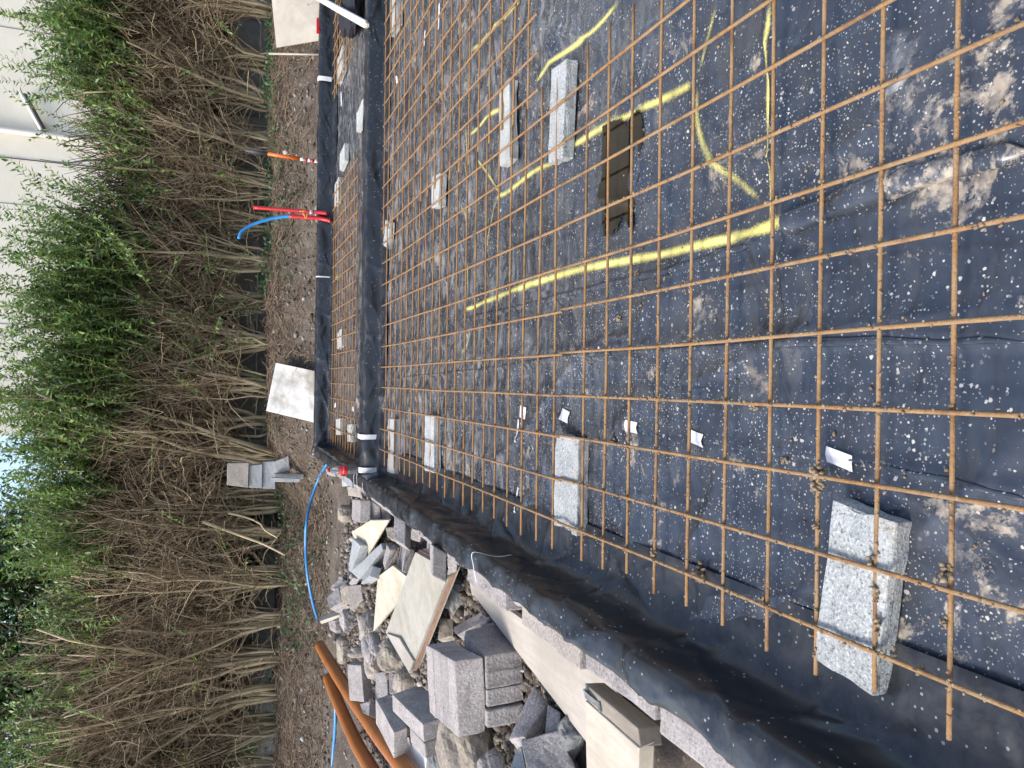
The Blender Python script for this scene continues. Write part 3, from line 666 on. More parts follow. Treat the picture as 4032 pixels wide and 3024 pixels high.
for (pa, pb), wd, lab in [((z2(815, 1092), z2(815, 940)), .3, 'pale block in the far bay, nearer the far wall, by the corner with the bottle'), ((z2(920, 1160), z2(920, 995)), .25, 'pale block in the far bay, nearer the dividing wall, by the corner with the bottle'),
                      ((z2(825, 265), z2(825, 100)), .28, 'long pale block in the far bay behind the yellow paint mark'), ((z6(330, 920), z6(330, 590)), .3, 'pale block in the far bay under the farther mesh sheet'),
                      ((z6(600, 1560), z6(600, 1290)), .3, 'bright block in the far bay just behind the dividing wall'), ((z1(1765, 420), z1(1765, 200)), .3, 'white block in the far bay behind the black and orange pole'), ((z1(1690, 900), z1(1690, 620)), .26, 'white block in the far bay in front of the red conduits')]:
    a, b = fb(pa), fb(pb); fblock(a[:2], b[:2], wd, .088, 'block2', lab)

# ------------------------------------------------------------------ rubble beside the wall
def rb(name, lab, cat, mat, conv, p0, Y0, p1, p2, p3, **kw):
    c8, v0, e = block3(conv(*p0), Y0, conv(*p1), conv(*p2), conv(*p3))
    return solid(name, c8, mat, lab, cat, None, kw.pop('group', 'loose blocks beside the wall'), **kw)
def stack_along(c, k, n, mat, labs, gap=.004):
    """cut the block v0,e along edge k into n blocks"""
    v0, e = c; e = list(e); L = np.linalg.norm(e[k]); d = e[k] / L; th = L / n
    for i in range(n):
        f = [x.copy() for x in e]; f[k] = d * (th - gap); j = d * (th * i); q_ = v0 + j + np.array([R.uniform(-.006, .006), R.uniform(-.006, .006), R.uniform(-.004, .004)])
        a, b, c_ = f
        solid('concrete_block', [q_, q_ + a, q_ + a + b, q_ + b, q_ + c_, q_ + a + c_, q_ + a + b + c_, q_ + b + c_], mat, labs[i], 'block', None, 'loose blocks beside the wall', bev=.006, rough=.004)
v0 = np.array([-1.175, 3.02, .285]); stack_along((v0, (np.array([-.335, .02, -.028]), np.array([.004, -.012, -.125]), np.array([-.055, .40, .02]))), 2, 4, 'paver',
    ['front block of the four standing on edge on top of the big stack', 'second block from the front of the four on edge atop the big stack', 'third block from the front of the four on edge atop the big stack', 'rearmost of the four blocks on edge atop the big stack'])
v0 = np.array([-1.16, 3.0, .156]); stack_along((v0, (np.array([-.315, .0, -.014]), np.array([.006, .0, -.17]), np.array([.02, .30, .0]))), 0, 4, 'paver',
    ['lower row block of the big stack nearest the long plank', 'second block from the long plank in the lower row of the big stack', 'third block from the long plank in the lower row of the big stack', 'lower row block of the big stack farthest from the plank, above the rock'])
rb('concrete_block', 'dark grey block leaning on the big stack, beside the white board', 'block', 'paver', z4, (1100, 1200), 3.75, (778, 885), (1430, 1085), (1112, 1390), rough=.004)
rb('concrete_block', 'grey block wedged under the leaning dark block, above the white board', 'block', 'paver', z4, (1118, 1400), 3.85, (960, 1235), (1445, 1268), (1136, 1565), rough=.004)
rb('concrete_block', 'tilted grey block lying against the orange pipes', 'block', 'paver', z4, (800, 1290), 4.5, (608, 935), (945, 1235), (800, 1555), rough=.004)
rb('concrete_block', 'grey block beside the far half of the orange pipes, pale top', 'block', 'paver', z4, (455, 585), 5.6, (487, 972), (548, 548), (305, 570), rough=.003)
def pv(pts, conv, Ys): return [V(*conv(*p), y_) for p, y_ in zip(pts, Ys)]
def pz(pts, conv, zs_): return [W(*conv(*p), z_) for p, z_ in zip(pts, zs_)]
LB = 'loose blocks beside the wall'
def pr(lab, mat, q4, t_, cat='block', name='concrete_block', **kw): return solid(name, prism8(q4, t_), mat, lab, cat, None, kw.pop('group', LB), **kw)
pr('narrow dark block standing between the pipe side block and the board', 'paver', pv([(605, 660), (725, 650), (735, 900), (605, 1050)], z4, [5.3, 5.2, 5.1, 5.2]), .09)
pr('dark block half buried below the tip of the large board', 'paver', pv([(745, 650), (890, 690), (860, 850), (750, 880)], z4, [5.0, 4.9, 4.85, 4.9]), .1)
pr('dark broken block lying below the pipe side block', 'paver', pv([(440, 985), (545, 960), (540, 1110), (470, 1080)], z4, [5.3, 5.2, 5.15, 5.2]), .08)
# stacks against the wall
rb('concrete_block', 'top block of the two stacked against the wall over the large board', 'block', 'paver', r3, (1395, 962), 3.42, (1388, 1290), (1545, 1045), (1245, 852))
pr('lower block of the two stacked against the wall over the large board', 'paver', pv([(1552, 1045), (1659, 1120), (1655, 1252), (1545, 1290)], r3, [3.42, 3.40, 3.42, 3.46]), .2)
rb('concrete_block', 'top block of the pair against the wall between two leaning boards', 'block', 'paver', r3, (1038, 700), 4.25, (1035, 962), (1160, 765), (972, 635))
pr('lower block of the pair against the wall between two leaning boards', 'paver', pv([(1165, 765), (1268, 848), (1252, 932), (1100, 880)], r3, [4.25, 4.2, 4.22, 4.3]), .16)
rb('concrete_block', 'top block of the far stack holding down the triangular board', 'block', 'paver', r3, (602, 470), 5.3, (600, 715), (716, 468), (515, 458))
pr('middle block of the far stack holding down the triangular board', 'paver', pv([(720, 470), (825, 545), (825, 676), (714, 685)], r3, [5.3, 5.28, 5.28, 5.32]), .18)
pr('bottom block of the far stack holding down the triangular board', 'paver', pv([(832, 545), (940, 605), (935, 690), (830, 682)], r3, [5.28, 5.24, 5.26, 5.3]), .16)
pr('whitish block with mortar against the far end of the wrapped wall', 'pale', pv([(460, 320), (600, 350), (625, 450), (470, 420)], r3, [6.2, 6.1, 6.1, 6.3]), .15)
pr('small blue grey block at the wall beyond the bottle', 'kerb', pv([(400, 245), (495, 260), (495, 320), (405, 322)], r3, [6.9, 6.8, 6.8, 6.95]), .12)
pr('pale greenish block at the wall behind the bottle', 'kerb', pv([(228, 120), (330, 190), (330, 215), (235, 190)], r3, [7.9, 7.6, 7.6, 7.9]), .12)
# boards
pr('pale board with a pointed corner weighed down by the far stack', 'film', pz([(508, 815), (715, 690), (918, 688), (650, 1140)], r3, [.24, .22, .14, .16]), .016, 'board', 'plywood_board', bev=.001, rough=0, cuts=0, group='boards on the rubble')
pr('cream board lying partly beneath the large grey board', 'film', pz([(465, 440), (560, 368), (700, 480), (437, 787)], r6, [.17, .19, .15, .14]), .015, 'board', 'plywood_board', bev=.001, rough=0, cuts=0, group='boards on the rubble')
big = empty('plywood_board', W(*r6(700, 700), .12)); tag(big, 'large grey faced board with brown layered edges sloping over the rubble', 'board', 'boards on the rubble')
q4 = np.array(pz([(705, 282), (922, 405), (668, 1057), (516, 795)], r6, [.21, .17, .19, .22]))
solid('face_sheet', prism8(q4, .018), 'film2', parent=big, bev=.001, rough=0, cuts=0)
nn_ = np.cross(q4[2] - q4[0], q4[3] - q4[1]); nn_ /= np.linalg.norm(nn_); nn_ = nn_ if nn_[2] < 0 else -nn_
q5 = q4 + nn_ * .0185 + np.array([.012, -.008, 0]); solid('core_sheet', prism8(q5, .022), 'ply', parent=big, bev=.001, rough=0, cuts=0)
q6 = q5 + nn_ * .0225 + np.array([.012, -.01, 0]); q6 = q6 * .98 + q6.mean(0) * .02; solid('lower_sheet', prism8(q6, .016), 'wood', parent=big, bev=.001, rough=0, cuts=0)
pr('tan broken board tip lying under the point of the large board', 'plank', pz([(520, 800), (600, 830), (690, 975), (665, 1050)], r6, [.228, .222, .20, .202]), .012, 'board', 'plywood_board', bev=.001, rough=0, cuts=0, group='boards on the rubble')
pr('white board sticking out beneath the blocks beside the orange pipes', 'white', pz([(600, 1490), (690, 1450), (900, 1700), (640, 1720)], r6, [.06, .06, .05, .05]), .018, 'board', 'white_board', bev=.001, rough=0, cuts=0, group='boards on the rubble')
# blocks and slabs in the heap
LG = 'broken pieces of concrete in the heap'
pr('blue grey kerb piece below the pointed board', 'kerb', pv([(500, 1245), (830, 935), (850, 1010), (588, 1335)], r3, [5.55, 5.2, 5.15, 5.45]), .10, group=LG)
pr('pale flat kerb piece under the pointed board, beside the blue grey one', 'kerb', pv([(470, 1230), (520, 880), (600, 960), (500, 1255)], r3, [5.75, 5.7, 5.5, 5.6]), .08, group=LG)
rb('concrete_block', 'half block with a white face below the kerb piece', 'block', 'kerb', r3, (700, 1300), 5.1, (738, 1180), (805, 1330), (605, 1385), group=LG)
rb('concrete_block', 'broken half block with rounded top above the cream board', 'block', 'paver', r3, (925, 1010), 4.8, (866, 1228), (1028, 1000), (885, 940), group=LG, rough=.006)
rb('concrete_block', 'broken half block resting on the cream board corner', 'block', 'paver', r3, (1108, 985), 4.4, (1058, 1250), (1203, 1012), (1030, 962), group=LG, rough=.006)
pr('mortar crusted stone beside the pair of blocks at the wall', 'rock', pv([(885, 770), (970, 765), (985, 920), (900, 860)], r3, [4.75, 4.7, 4.65, 4.7]), .1, group=LG, rough=.01)
pr('reddish grey slab between the mortar lumps near the blue hose', 'paver', pv([(240, 1530), (365, 1415), (405, 1580), (270, 1655)], r3, [6.7, 6.6, 6.4, 6.5]), .1, group=LG, rough=.006)
pr('brown stained brick between the reddish slab and the pale stone', 'rock', pv([(380, 1440), (470, 1390), (495, 1590), (410, 1620)], r3, [6.5, 6.4, 6.3, 6.4]), .1, group=LG, rough=.006)
pr('pale broken block standing by the reddish slab', 'pale', pv([(470, 1400), (610, 1385), (630, 1550), (490, 1659)], r3, [6.3, 6.1, 6.0, 6.15]), .1, group=LG, rough=.006)
pr('grey broken block uppermost on the heap beside the hose', 'paver', pv([(275, 1430), (400, 1290), (470, 1360), (345, 1440)], r3, [7.0, 6.9, 6.7, 6.8]), .1, group=LG, rough=.008)
pr('grey chunk between the kerb piece and the pale block', 'paver', pv([(470, 1390), (520, 1310), (590, 1330), (560, 1400)], r3, [6.3, 6.2, 6.1, 6.2]), .1, group=LG, rough=.008)
pr('splintered piece of timber pointing at the blue hose', 'wood', pv([(90, 700), (245, 640), (258, 668), (95, 722)], r6, [6.9, 6.7, 6.6, 6.75]), .03, 'wood', 'timber_offcut', bev=.003, rough=.003, group=None)
pr('block of pale stone standing between the layered board and the dark blocks', 'rock', pv([(860, 705), (950, 700), (945, 820), (845, 840)], r6, [3.95, 3.9, 3.8, 3.9]), .1, group=LG, rough=.006)
pr('rough grey block behind the big stack beside the layered board', 'paver', pv([(950, 760), (1160, 640), (1180, 700), (970, 810)], r6, [3.75, 3.5, 3.42, 3.6]), .12, group=LG)
pr('small dark block lying behind the big stack near the plank', 'paver', pv([(1118, 745), (1235, 720), (1240, 770), (1165, 805)], r6, [3.45, 3.36, 3.3, 3.36]), .08, group=LG)
pr('dark block in the gap beneath the end of the long plank', 'paver', pv([(1010, 480), (1050, 470), (1120, 620), (1015, 690)], r6, [3.85, 3.8, 3.6, 3.75]), .12, group=LG)
pr('dark block lying below the layered edge of the large board', 'paver', pv([(910, 640), (985, 625), (1010, 690), (930, 710)], r6, [3.95, 3.85, 3.8, 3.9]), .1, group=LG)
pr('large dark block standing behind the lower row of the big stack', 'paver', pv([(1180, 800), (1320, 850), (1510, 1110), (1375, 1290)], r6, [3.35, 3.25, 2.98, 3.08]), .12, group=LG)
pr('broken slab leaning in a point beside the long plank', 'paver', pv([(685, 905), (822, 1072), (600, 1375), (468, 1398)], z5, [2.78, 2.70, 2.60, 2.70]), .07, group=LG, rough=.005)
pr('dark broken block wedged beneath the long plank', 'paver', pv([(815, 1080), (930, 1150), (925, 1310), (790, 1340)], z5, [2.68, 2.62, 2.56, 2.6]), .1, group=LG, rough=.005)
pr('large broken block at the edge of the picture beside the long plank', 'paver', pv([(565, 1400), (905, 1320), (1060, 1480), (1120, 1780), (640, 1780)][0:2] + [(1110, 1760), (640, 1780)], z5, [2.62, 2.52, 2.38, 2.48]), .16, group=LG, rough=.008)
pr('thin slab edge leaning against the large broken block', 'kerb', pv([(545, 1480), (575, 1470), (640, 1760), (430, 1760)], z5, [2.70, 2.66, 2.54, 2.58]), .06, group=LG, rough=.004)
# rocks
def rock(label, c, dims, mat='rock', seed=0, parent=None, cat='rock', sub=4, rough=.24):
    bm = bmesh.new(); bmesh.ops.create_icosphere(bm, subdivisions=sub, radius=1)
    for v_ in bm.verts:
        p = v_.co.copy(); n1 = float(tri(p.x * 1.5 + seed, p.y * 1.5, seed) + tri(p.y * 1.5 + seed, p.z * 1.5, seed + 1) + tri(p.z * 1.5, p.x * 1.5 + seed, seed + 2)) / 3; n2 = float(vn(p.x * 5 + seed, p.y * 5, seed + 4) + vn(p.y * 5, p.z * 5 + seed, seed + 5) + vn(p.z * 5, p.x * 5, seed + 6)) / 3
        s_ = 1 + (n1 - .45) * 2 * rough * 2.2 + (n2 - .5) * rough * .5 + (float(vn(p.x * 12, p.y * 12 + seed, 3) + vn(p.y * 12, p.z * 12, 4)) / 2 - .5) * rough * .45
        q_ = Vector([math.copysign(abs(a) ** .72, a) for a in p]) * s_
        v_.co = Vector((q_.x * dims[0] / 2, q_.y * dims[1] / 2, q_.z * dims[2] / 2))
    me = bpy.data.meshes.new('rock'); bm.to_mesh(me); bm.free()
    o = link('rubble_rock', me, MT[mat], None, False); o.location = Vector(c); o.rotation_euler.z = seed * 1.3
    return tag(o, label, cat, 'rocks and mortar lumps in the rubble')
rock('big brown mortar covered rock in front of the big stack', W(*r6(1060, 1560), .06), (.40, .34, .26), seed=3, sub=4)
rock('yellowish mortar lump under the tip of the large board', W(*r6(560, 950), .12), (.20, .2, .18), seed=5)
rock('mossy lump of coarse concrete below the long plank', W(*r6(1660, 1480), .0), (.11, .20, .10), 'mortar', 8)
rock('rounded grey rock beside the trowel blade', W(*z4(590, 580), .1), (.17, .16, .14), 'pale', 9)
rock('brown mortar lump beneath the point of the large board', W(*z4(930, 730), .1), (.16, .16, .14), seed=12)
rock('grey rough rock against the near side of the trowel', W(*z4(600, 380), .12), (.18, .26, .16), 'paver', 14)
rock('pale stone chip standing under the trowel tip', W(*z4(430, 450), .12), (.07, .1, .14), 'pale', 15)
rock('flat buried rock beside the end of the orange pipe', W(*z4(280, 430), .1), (.2, .2, .14), 'rock', 17)
rock('round mauve stone near the timber splinter', W(*z4(200, 140), .12), (.17, .16, .12), 'paver', 18)
rock('round mauve stone between the timber splinter and the trowel', W(*z4(320, 110), .14), (.16, .16, .12), 'paver', 19)
rock('lump of mortar beside the cream board edge', W(*z4(560, 150), .14), (.15, .2, .16), 'pale', 21)
rock('yellowish stone on the soil beside the far stack', W(*r3(460, 620), .05), (.16, .2, .16), 'rock', 22)
rock('dark lump in the hollow below the layered board', W(*r6(960, 560), .02), (.13, .18, .10), 'mortar', 23)
rock('dark lump near the picture edge in front of the mortar rock', W(*r6(880, 1640), .05), (.2, .2, .14), 'mortar', 25)
rock('pale chip at the picture edge below the mortar rock', W(*r6(1190, 1655), .08), (.10, .12, .1), 'paver', 26)
# planks
q4 = [W(*r6(1050, 472), .06), W(*r6(1990, 1140), .055), W(*r6(2010, 1775), -.01), W(*r6(1060, 532), .035)]
pr('long pale plank lying along the foot of the wrapped wall', 'plank', q4, .022, 'plank', 'timber_plank', bev=.002, rough=0, cuts=2, group=None)
tb = empty('timber_beam', (-1.1, 1.7, .1)); tag(tb, 'thick pale timber with a grey mortar smeared edge at the corner of the picture', 'beam')
a_, b_, c_ = W(*z5(1155, 1050), .19), W(*z5(1640, 1480), .19), W(*z5(1165, 1700), .13)
solid('board', prism8([a_, b_, c_ + (b_ - a_), c_], .05), 'wood', parent=tb, bev=.004, rough=.002)
dx_ = np.array([.042, .02, -.004]); a2, b2 = a_ + np.array([.002, .0, -.004]), b_ + np.array([.002, 0, -.004])
solid('side_batten', prism8([a2, a2 + dx_, b2 + dx_, b2], .07), 'oldwood', parent=tb, bev=.004, rough=.004)
e1, e2 = a2 + (b2 - a2) * .02 + dx_ * .05, a2 + (b2 - a2) * .33 + dx_ * .12; up_ = np.array([0, 0, .007])
solid('mortar_smear', prism8([e1 + up_, e1 + dx_ * .85 + up_, e2 + dx_ * .6 + up_, e2 + up_], .012), 'mortar', parent=tb, bev=.004, rough=.006)
# trowel
tw = empty('trowel', W(*z4(470, 230), .17)); tag(tw, 'small hand trowel with a black and brown handle lying on the rubble', 'trowel')
tp = [W(*z4(455, 75), .19), W(*z4(458, 165), .19), W(*z4(470, 260), .185), W(*z4(485, 330), .18), W(*z4(495, 430), .16)]
tube_obj('pommel', [tp[0], tp[1]], .018, MT['grip'], tw); tube_obj('handle', [tp[1], tp[2]], .016, MT['brown'], tw); tube_obj('ferrule', [tp[2], tp[3]], .012, MT['grip'], tw)
bl = np.array([tp[3] + np.array([-.03, 0, 0]), tp[3] + np.array([.035, .0, 0]), tp[3] * .55 + tp[4] * .45 + np.array([.045, 0, 0]), tp[4]])
solid('blade', [*(bl - np.array([0, 0, .004])), *bl], 'steel', parent=tw, bev=0, rough=0, cuts=0)

# ------------------------------------------------------------------ pipes and hose
def pipe(name, label, cat, pts, r, mat, n=60, hollow=True, group=None):
    pts = spline(np.asarray(pts), n); base = empty(name, tuple(pts[0])); tag(base, label, cat, group)
    v, q, t_ = tubes(pts[None], np.full((1, n), r), 16, cap=not hollow)
    o = link('pipe_wall', npmesh('pipe_wall', v, q, t_), MT[mat], base, True)
    if hollow: m_ = o.modifiers.new('wall', 'SOLIDIFY'); m_.thickness = .004; m_.offset = -1
    return base
pipe('drain_pipe', 'orange plastic drain pipe lying closer to the blocks', 'pipe', [W(*r6(x, y), z) for x, y, z in [(97, 878, .12), (175, 1010, .12), (270, 1160, .12), (375, 1310, .12), (480, 1460, .12), (590, 1600, .12), (700, 1740, .12)]], .056, 'orange', group='orange drain pipes')
pipe('drain_pipe', 'orange plastic drain pipe lying closer to the hedge', 'pipe', [W(*r6(x, y), z) for x, y, z in [(150, 1085, .07), (205, 1220, .07), (270, 1370, .07), (340, 1520, .07), (410, 1640, .07), (470, 1740, .07)]], .056, 'orange', group='orange drain pipes')
hp = [WG(x, y, .015) for x, y in [(706, 1003), (690, 1030), (672, 1080), (662, 1130), (660, 1180), (664, 1240), (675, 1300), (688, 1345)]]
tag(tube_obj('water_hose', hp, .016, MT['blue'], None, 8, 60), 'bright blue water hose curving over the soil below the hedge', 'hose', 'blue hose on the soil')
hp = [WG(x, y, .015) for x, y in [(706, 1440), (722, 1500), (724, 1560), (720, 1620), (714, 1690)]]
tag(tube_obj('water_hose', hp, .016, MT['blue'], None, 8, 40), 'blue hose showing beyond the orange pipes at the picture edge', 'hose', 'blue hose on the soil')
# red conduits with a blue pipe
YC = 8.20
c1 = empty('service_conduit', V(*z1(1530, 1070), YC)); tag(c1, 'tall straight red conduit tied upright at the far wall', 'conduit', 'red conduits at the far wall')
tube_obj('tube', [V(*z1(1545, 1073), 8.160), V(*z1(1400, 1060), 8.200), V(*z1(1000, 1030), 8.280), V(*z1(625, 1000), 8.360)], .021, MT['red'], c1, 12, 20)
tube_obj('collar', [V(*z1(1358, 1057), 8.200), V(*z1(1325, 1055), 8.200)], .0225, MT['white'], c1, 12)
c2 = empty('service_conduit', V(*z1(1580, 1170), YC)); tag(c2, 'short bent red conduit with a blue water pipe curving out of its top', 'conduit', 'red conduits at the far wall')
tube_obj('tube', [V(*z1(1590, 1172), 8.140), V(*z1(1530, 1155), 8.170), V(*z1(1440, 1137), 8.200), V(*z1(1250, 1122), 8.230), V(*z1(1075, 1110), 8.260)], .022, MT['red'], c2, 12, 24)
tube_obj('water_pipe', [V(*z1(1090, 1111), 8.260), V(*z1(980, 1118), 8.270), V(*z1(850, 1140), 8.280), V(*z1(710, 1180), 8.280), V(*z1(600, 1222), 8.280), V(*z1(510, 1275), 8.270), V(*z1(465, 1320), 8.260), V(*z1(443, 1388), 8.250)], .0165, MT['bluel'], c2, 10, 40)
st = empty('tie_strap', V(*z1(1250, 1080), 8.200)); tag(st, 'knotted orange strap tying the two red conduits together', 'strap')
for k_, (pa, pb) in enumerate([((1200, 1052), (1290, 1040)), ((1245, 1035), (1275, 1140)), ((1300, 1060), (1290, 1140)), ((1240, 1060), (1250, 1100))]):
    A_, B_ = V(*z1(*pa), 8.170), V(*z1(*pb), 8.165); tube_obj('loop', [A_, (A_ + B_) / 2 + np.array([0, -.01, .004]), B_], .007, MT['strap'], st, 6, 8)
pr('pale grey block standing behind the red conduits on the far wall', 'block2', pv([(1400, 975), (1472, 975), (1472, 1170), (1400, 1170)], z1, [8.300] * 4), .1, 'block', group='blocks propping up the mesh')
# pole
po = empty('marking_pole', V(*z1(1430, 432), 8.45)); tag(po, 'leaning pole with dark grip, orange shaft and red white banded foot', 'pole')
def pp_(a): return V(*z1(*a), 8.5)
tube_obj('grip', [pp_((525, 288)), pp_((660, 310)), pp_((802, 330))], [.0155, .018, .018], MT['grip'], po, 10)
tube_obj('shaft', [pp_((800, 333)), pp_((1205, 395))], .0185, MT['orange2'], po, 10)
for i_, (xa, xb) in enumerate([(1205, 1260), (1260, 1300), (1300, 1340), (1340, 1385), (1385, 1425), (1425, 1500)]):
    f_ = lambda x: 397 + (x - 1205) * .15
    tube_obj('band', [pp_((xa, f_(xa))), pp_((xb, f_(xb)))], .018, MT['white' if i_ % 2 == 0 else 'red'], po, 10)
# boards against the bank
pr('dirty white board leaning on the earth bank behind the far wall', 'boardA', pv([(203, 423), (113, 872), (600, 990), (606, 508)], z2, [9.1, 9.15, 8.62, 8.57]), .018, 'board', 'leaning_board', bev=.002, rough=0, cuts=0, group='boards leaning on the bank')
pr('beige board leaning on the earth bank beside the thin stake', 'boardB', pv([(583, -40), (597, 102), (705, 84), (705, -60)], lambda a, b: (a, b), [9.15, 9.1, 8.65, 8.7]), .018, 'board', 'leaning_board', bev=.002, rough=0, cuts=0, group='boards leaning on the bank')
tag(tube_obj('wooden_stake', [V(581, 116, 9.0), V(640, 117, 8.85), V(700, 118, 8.7)], .0125, MT['wood'], None, 6), 'thin pale wooden stake standing in the bank by the beige board', 'stake')
# white batten, garment, packet
bt = [W(*z6(640, 325), .225), W(*z6(330, 150), .235), W(*z6(-160, -120), .25)]
ba = np.array(bt[0]); bb = np.array(bt[2]); dd = (bb - ba) / np.linalg.norm(bb - ba); sd_ = np.cross(dd, [0, 0, 1]); sd_ /= np.linalg.norm(sd_)
tip = ba - dd * .0
q_ = [tip + dd * .06 - sd_ * .028, tip + dd * .06 + sd_ * .028, bb + sd_ * .028, bb - sd_ * .028]
bw = empty('wooden_batten', tuple(ba)); tag(bw, 'white painted batten laid from the dividing wall across the far bay', 'batten')
solid('shaft', [*[p + np.array([0, 0, -.02]) for p in q_], *[p + np.array([0, 0, .012]) for p in q_]], 'white', parent=bw, bev=.004, rough=.001)
tv = [tip + dd * .058 - sd_ * .026, tip + dd * .058 + sd_ * .026, tip - dd * .02 + sd_ * .012, tip - dd * .02 - sd_ * .012]
solid('broken_tip', [*[p + np.array([0, 0, -.018]) for p in tv], *[p + np.array([0, 0, .004]) for p in tv]], 'wood', parent=bw, bev=.003, rough=.002)
def blob(name, label, cat, parts, mat):
    bm = bmesh.new()
    for (c, d_) in parts:
        r_ = bmesh.ops.create_icosphere(bm, subdivisions=4, radius=1)
        for v_ in r_['verts']:
            p = v_.co; s_ = 1 + .38 * (float(ridge(np.array(p.x * 2.6 + c[0] * 9), np.array(p.y * 2 + p.z * 3.4 + c[1] * 5), 7)) - .6) + .12 * (float(vn(p.x * 7, p.y * 7 + p.z * 6, 3)) - .5)
            v_.co = Vector((c[0] + p.x * d_[0] * s_, c[1] + p.y * d_[1] * s_, max(.06, c[2] + p.z * d_[2] * s_)))
    me = bpy.data.meshes.new(name); bm.to_mesh(me); bm.free(); o = link(name, me, MT[mat], None, True); return tag(o, label, cat)
g0 = W(*z6(460, 130), .14); g1 = W(*z6(470, 330), .1); g2 = W(*z6(370, 200), .12); g3 = W(*z6(460, -60), .14)
blob('crumpled_garment', 'crumpled dark garment dropped on the mesh under the white batten', 'garment', [(g0, (.2, .26, .055)), (g1, (.10, .10, .045)), (g2, (.16, .22, .05)), (g3, (.24, .3, .06))], 'cloth')
pk = V(*z6(22, 345), 8.3); solid('paper_packet', box8((pk[0], 8.29, .238), (.15, .06, .03), .1), 'red', 'small red and blue packet lying on top of the farthest wall', 'packet', bev=.004, rough=0, cuts=0)
# cola bottle
bx = np.array([-.668, 5.72, .203]); bo = empty('drink_bottle', tuple(bx)); tag(bo, 'half full cola bottle with red label and cap on the wall corner', 'bottle')
def lathe(name, prof, mat, parent, n=24):
    v_ = []; m_ = len(prof)
    for r_, z_ in prof:
        for i in range(n): a = 2 * math.pi * i / n; v_.append((bx[0] + r_ * math.cos(a), bx[1] + r_ * math.sin(a), bx[2] + z_))
    f = [(i * n + j, i * n + (j + 1) % n, (i + 1) * n + (j + 1) % n, (i + 1) * n + j) for i in range(m_ - 1) for j in range(n)]
    me = bpy.data.meshes.new(name); me.from_pydata(v_, [], f); return link(name, me, MT[mat], parent, True)
lathe('bottle_body', [(.001, .002), (.026, .001), (.031, .008), (.033, .03), (.029, .055), (.031, .07), (.0325, .095), (.033, .15), (.031, .175), (.022, .2), (.014, .215), (.012, .222)], 'clear', bo)
lathe('cola', [(.001, .004), (.025, .004), (.0305, .01), (.0322, .03), (.0282, .055), (.0302, .07), (.0318, .092), (.001, .092)], 'cola', bo)
lathe('label', [(.0334, .094), (.0340, .095), (.0342, .122), (.0340, .151), (.0334, .152)], 'redlabel', bo)
lathe('cap', [(.012, .218), (.0145, .219), (.0145, .236), (.012, .238), (.001, .238)], 'cap', bo)
tcu = bpy.data.curves.new('label_text', 'FONT'); tcu.body = 'Coca-Cola'; tcu.size = .0145; tcu.align_x = 'CENTER'; tcu.align_y = 'CENTER'; tcu.shear = .3; tcu.extrude = .0003
to = bpy.data.objects.new('tmp', tcu); COL.objects.link(to); dg = bpy.context.evaluated_depsgraph_get(); me = bpy.data.meshes.new_from_object(to.evaluated_get(dg)); bpy.data.objects.remove(to)
for v_ in me.vertices:
    a = v_.co.x / .0345 - math.pi / 2 + .12; rr = .0346 + v_.co.z; zz_ = v_.co.y
    v_.co = Vector((bx[0] + rr * math.cos(a), bx[1] + rr * math.sin(a), bx[2] + .123 + zz_))
me.materials.clear(); link('lettering', me, MT['white'], bo)

# ------------------------------------------------------------------ block stack at the hedge
SB = 'blocks stacked in front of the hedge'
for lab, q4, mt_, t_ in [('brownish block on top of the stack in front of the hedge', [(818, 672), (995, 668), (990, 872), (815, 850)], 'pale', .12), ('grey block in the middle of the stack in front of the hedge', [(998, 690), (1106, 680), (1103, 878), (992, 872)], 'kerb', .13),
                     ('lowest flat faced grey block of the stack in front of the hedge', [(1109, 662), (1205, 655), (1212, 882), (1105, 878)], 'kerb', .14)]:
    solid('concrete_block', prism8(pv(q4, zs, [9.62, 9.6, 9.6, 9.62]), t_), mt_, lab, 'block', None, SB, bev=.006)
for lab, q4, mt_, t_, yy in [('grey block tilted on the front of the hedge stack', [(1190, 665), (1318, 612), (1330, 730), (1205, 752)], 'kerb', .1, 9.45), ('brown brick under the tilted block of the hedge stack', [(1345, 640), (1442, 648), (1420, 745), (1340, 735)], 'rock', .12, 9.48),
                         ('upright grey slab leaning on the hedge stack, nearer the trunk', [(1205, 757), (1445, 760), (1440, 800), (1205, 782)], 'kerb', .05, 9.38), ('upright grey slab leaning on the hedge stack, nearer the hose', [(1178, 788), (1340, 782), (1415, 800), (1410, 828), (1180, 825)][0:1] + [(1415, 798), (1410, 828), (1180, 824)], 'kerb', .05, 9.3)]:
    solid('concrete_block', prism8(pv(q4, zs, [yy + .03, yy - .02, yy - .02, yy + .03]), t_), mt_, lab, 'block', None, SB, bev=.006)

# ------------------------------------------------------------------ house and fence behind the hedge
HY = 14.5
hs = empty('house', (4, HY, 0)); tag(hs, 'cream rendered house gable rising behind the hedge', 'house')
solid('wall', [(-.96, HY, -.2), (12, HY, -.2), (12, HY + 8, -.2), (-.96, HY + 8, -.2), (-.96, HY, 9), (12, HY, 9), (12, HY + 8, 9), (-.96, HY + 8, 9)], 'render', parent=hs, bev=0, rough=0, cuts=0)
dpx = V(50, 288, HY)[0]
dp = tube_obj('downpipe', [(dpx, HY - .07, .1), (dpx, HY - .07, 9)], .05, MT['pipe_w'], hs, 12)
da, db = V(68, 231, HY - .08), V(97, 284, HY - .08); tube_obj('branch_pipe', [da + (da - db) * .5, db], .035, MT['grip'], hs, 10)
tube_obj('branch_cover', [da + (da - db) * .5 + np.array([.02, -.02, .05]), db + np.array([.02, -.02, .05])], .03, MT['pipe_w'], hs, 10)
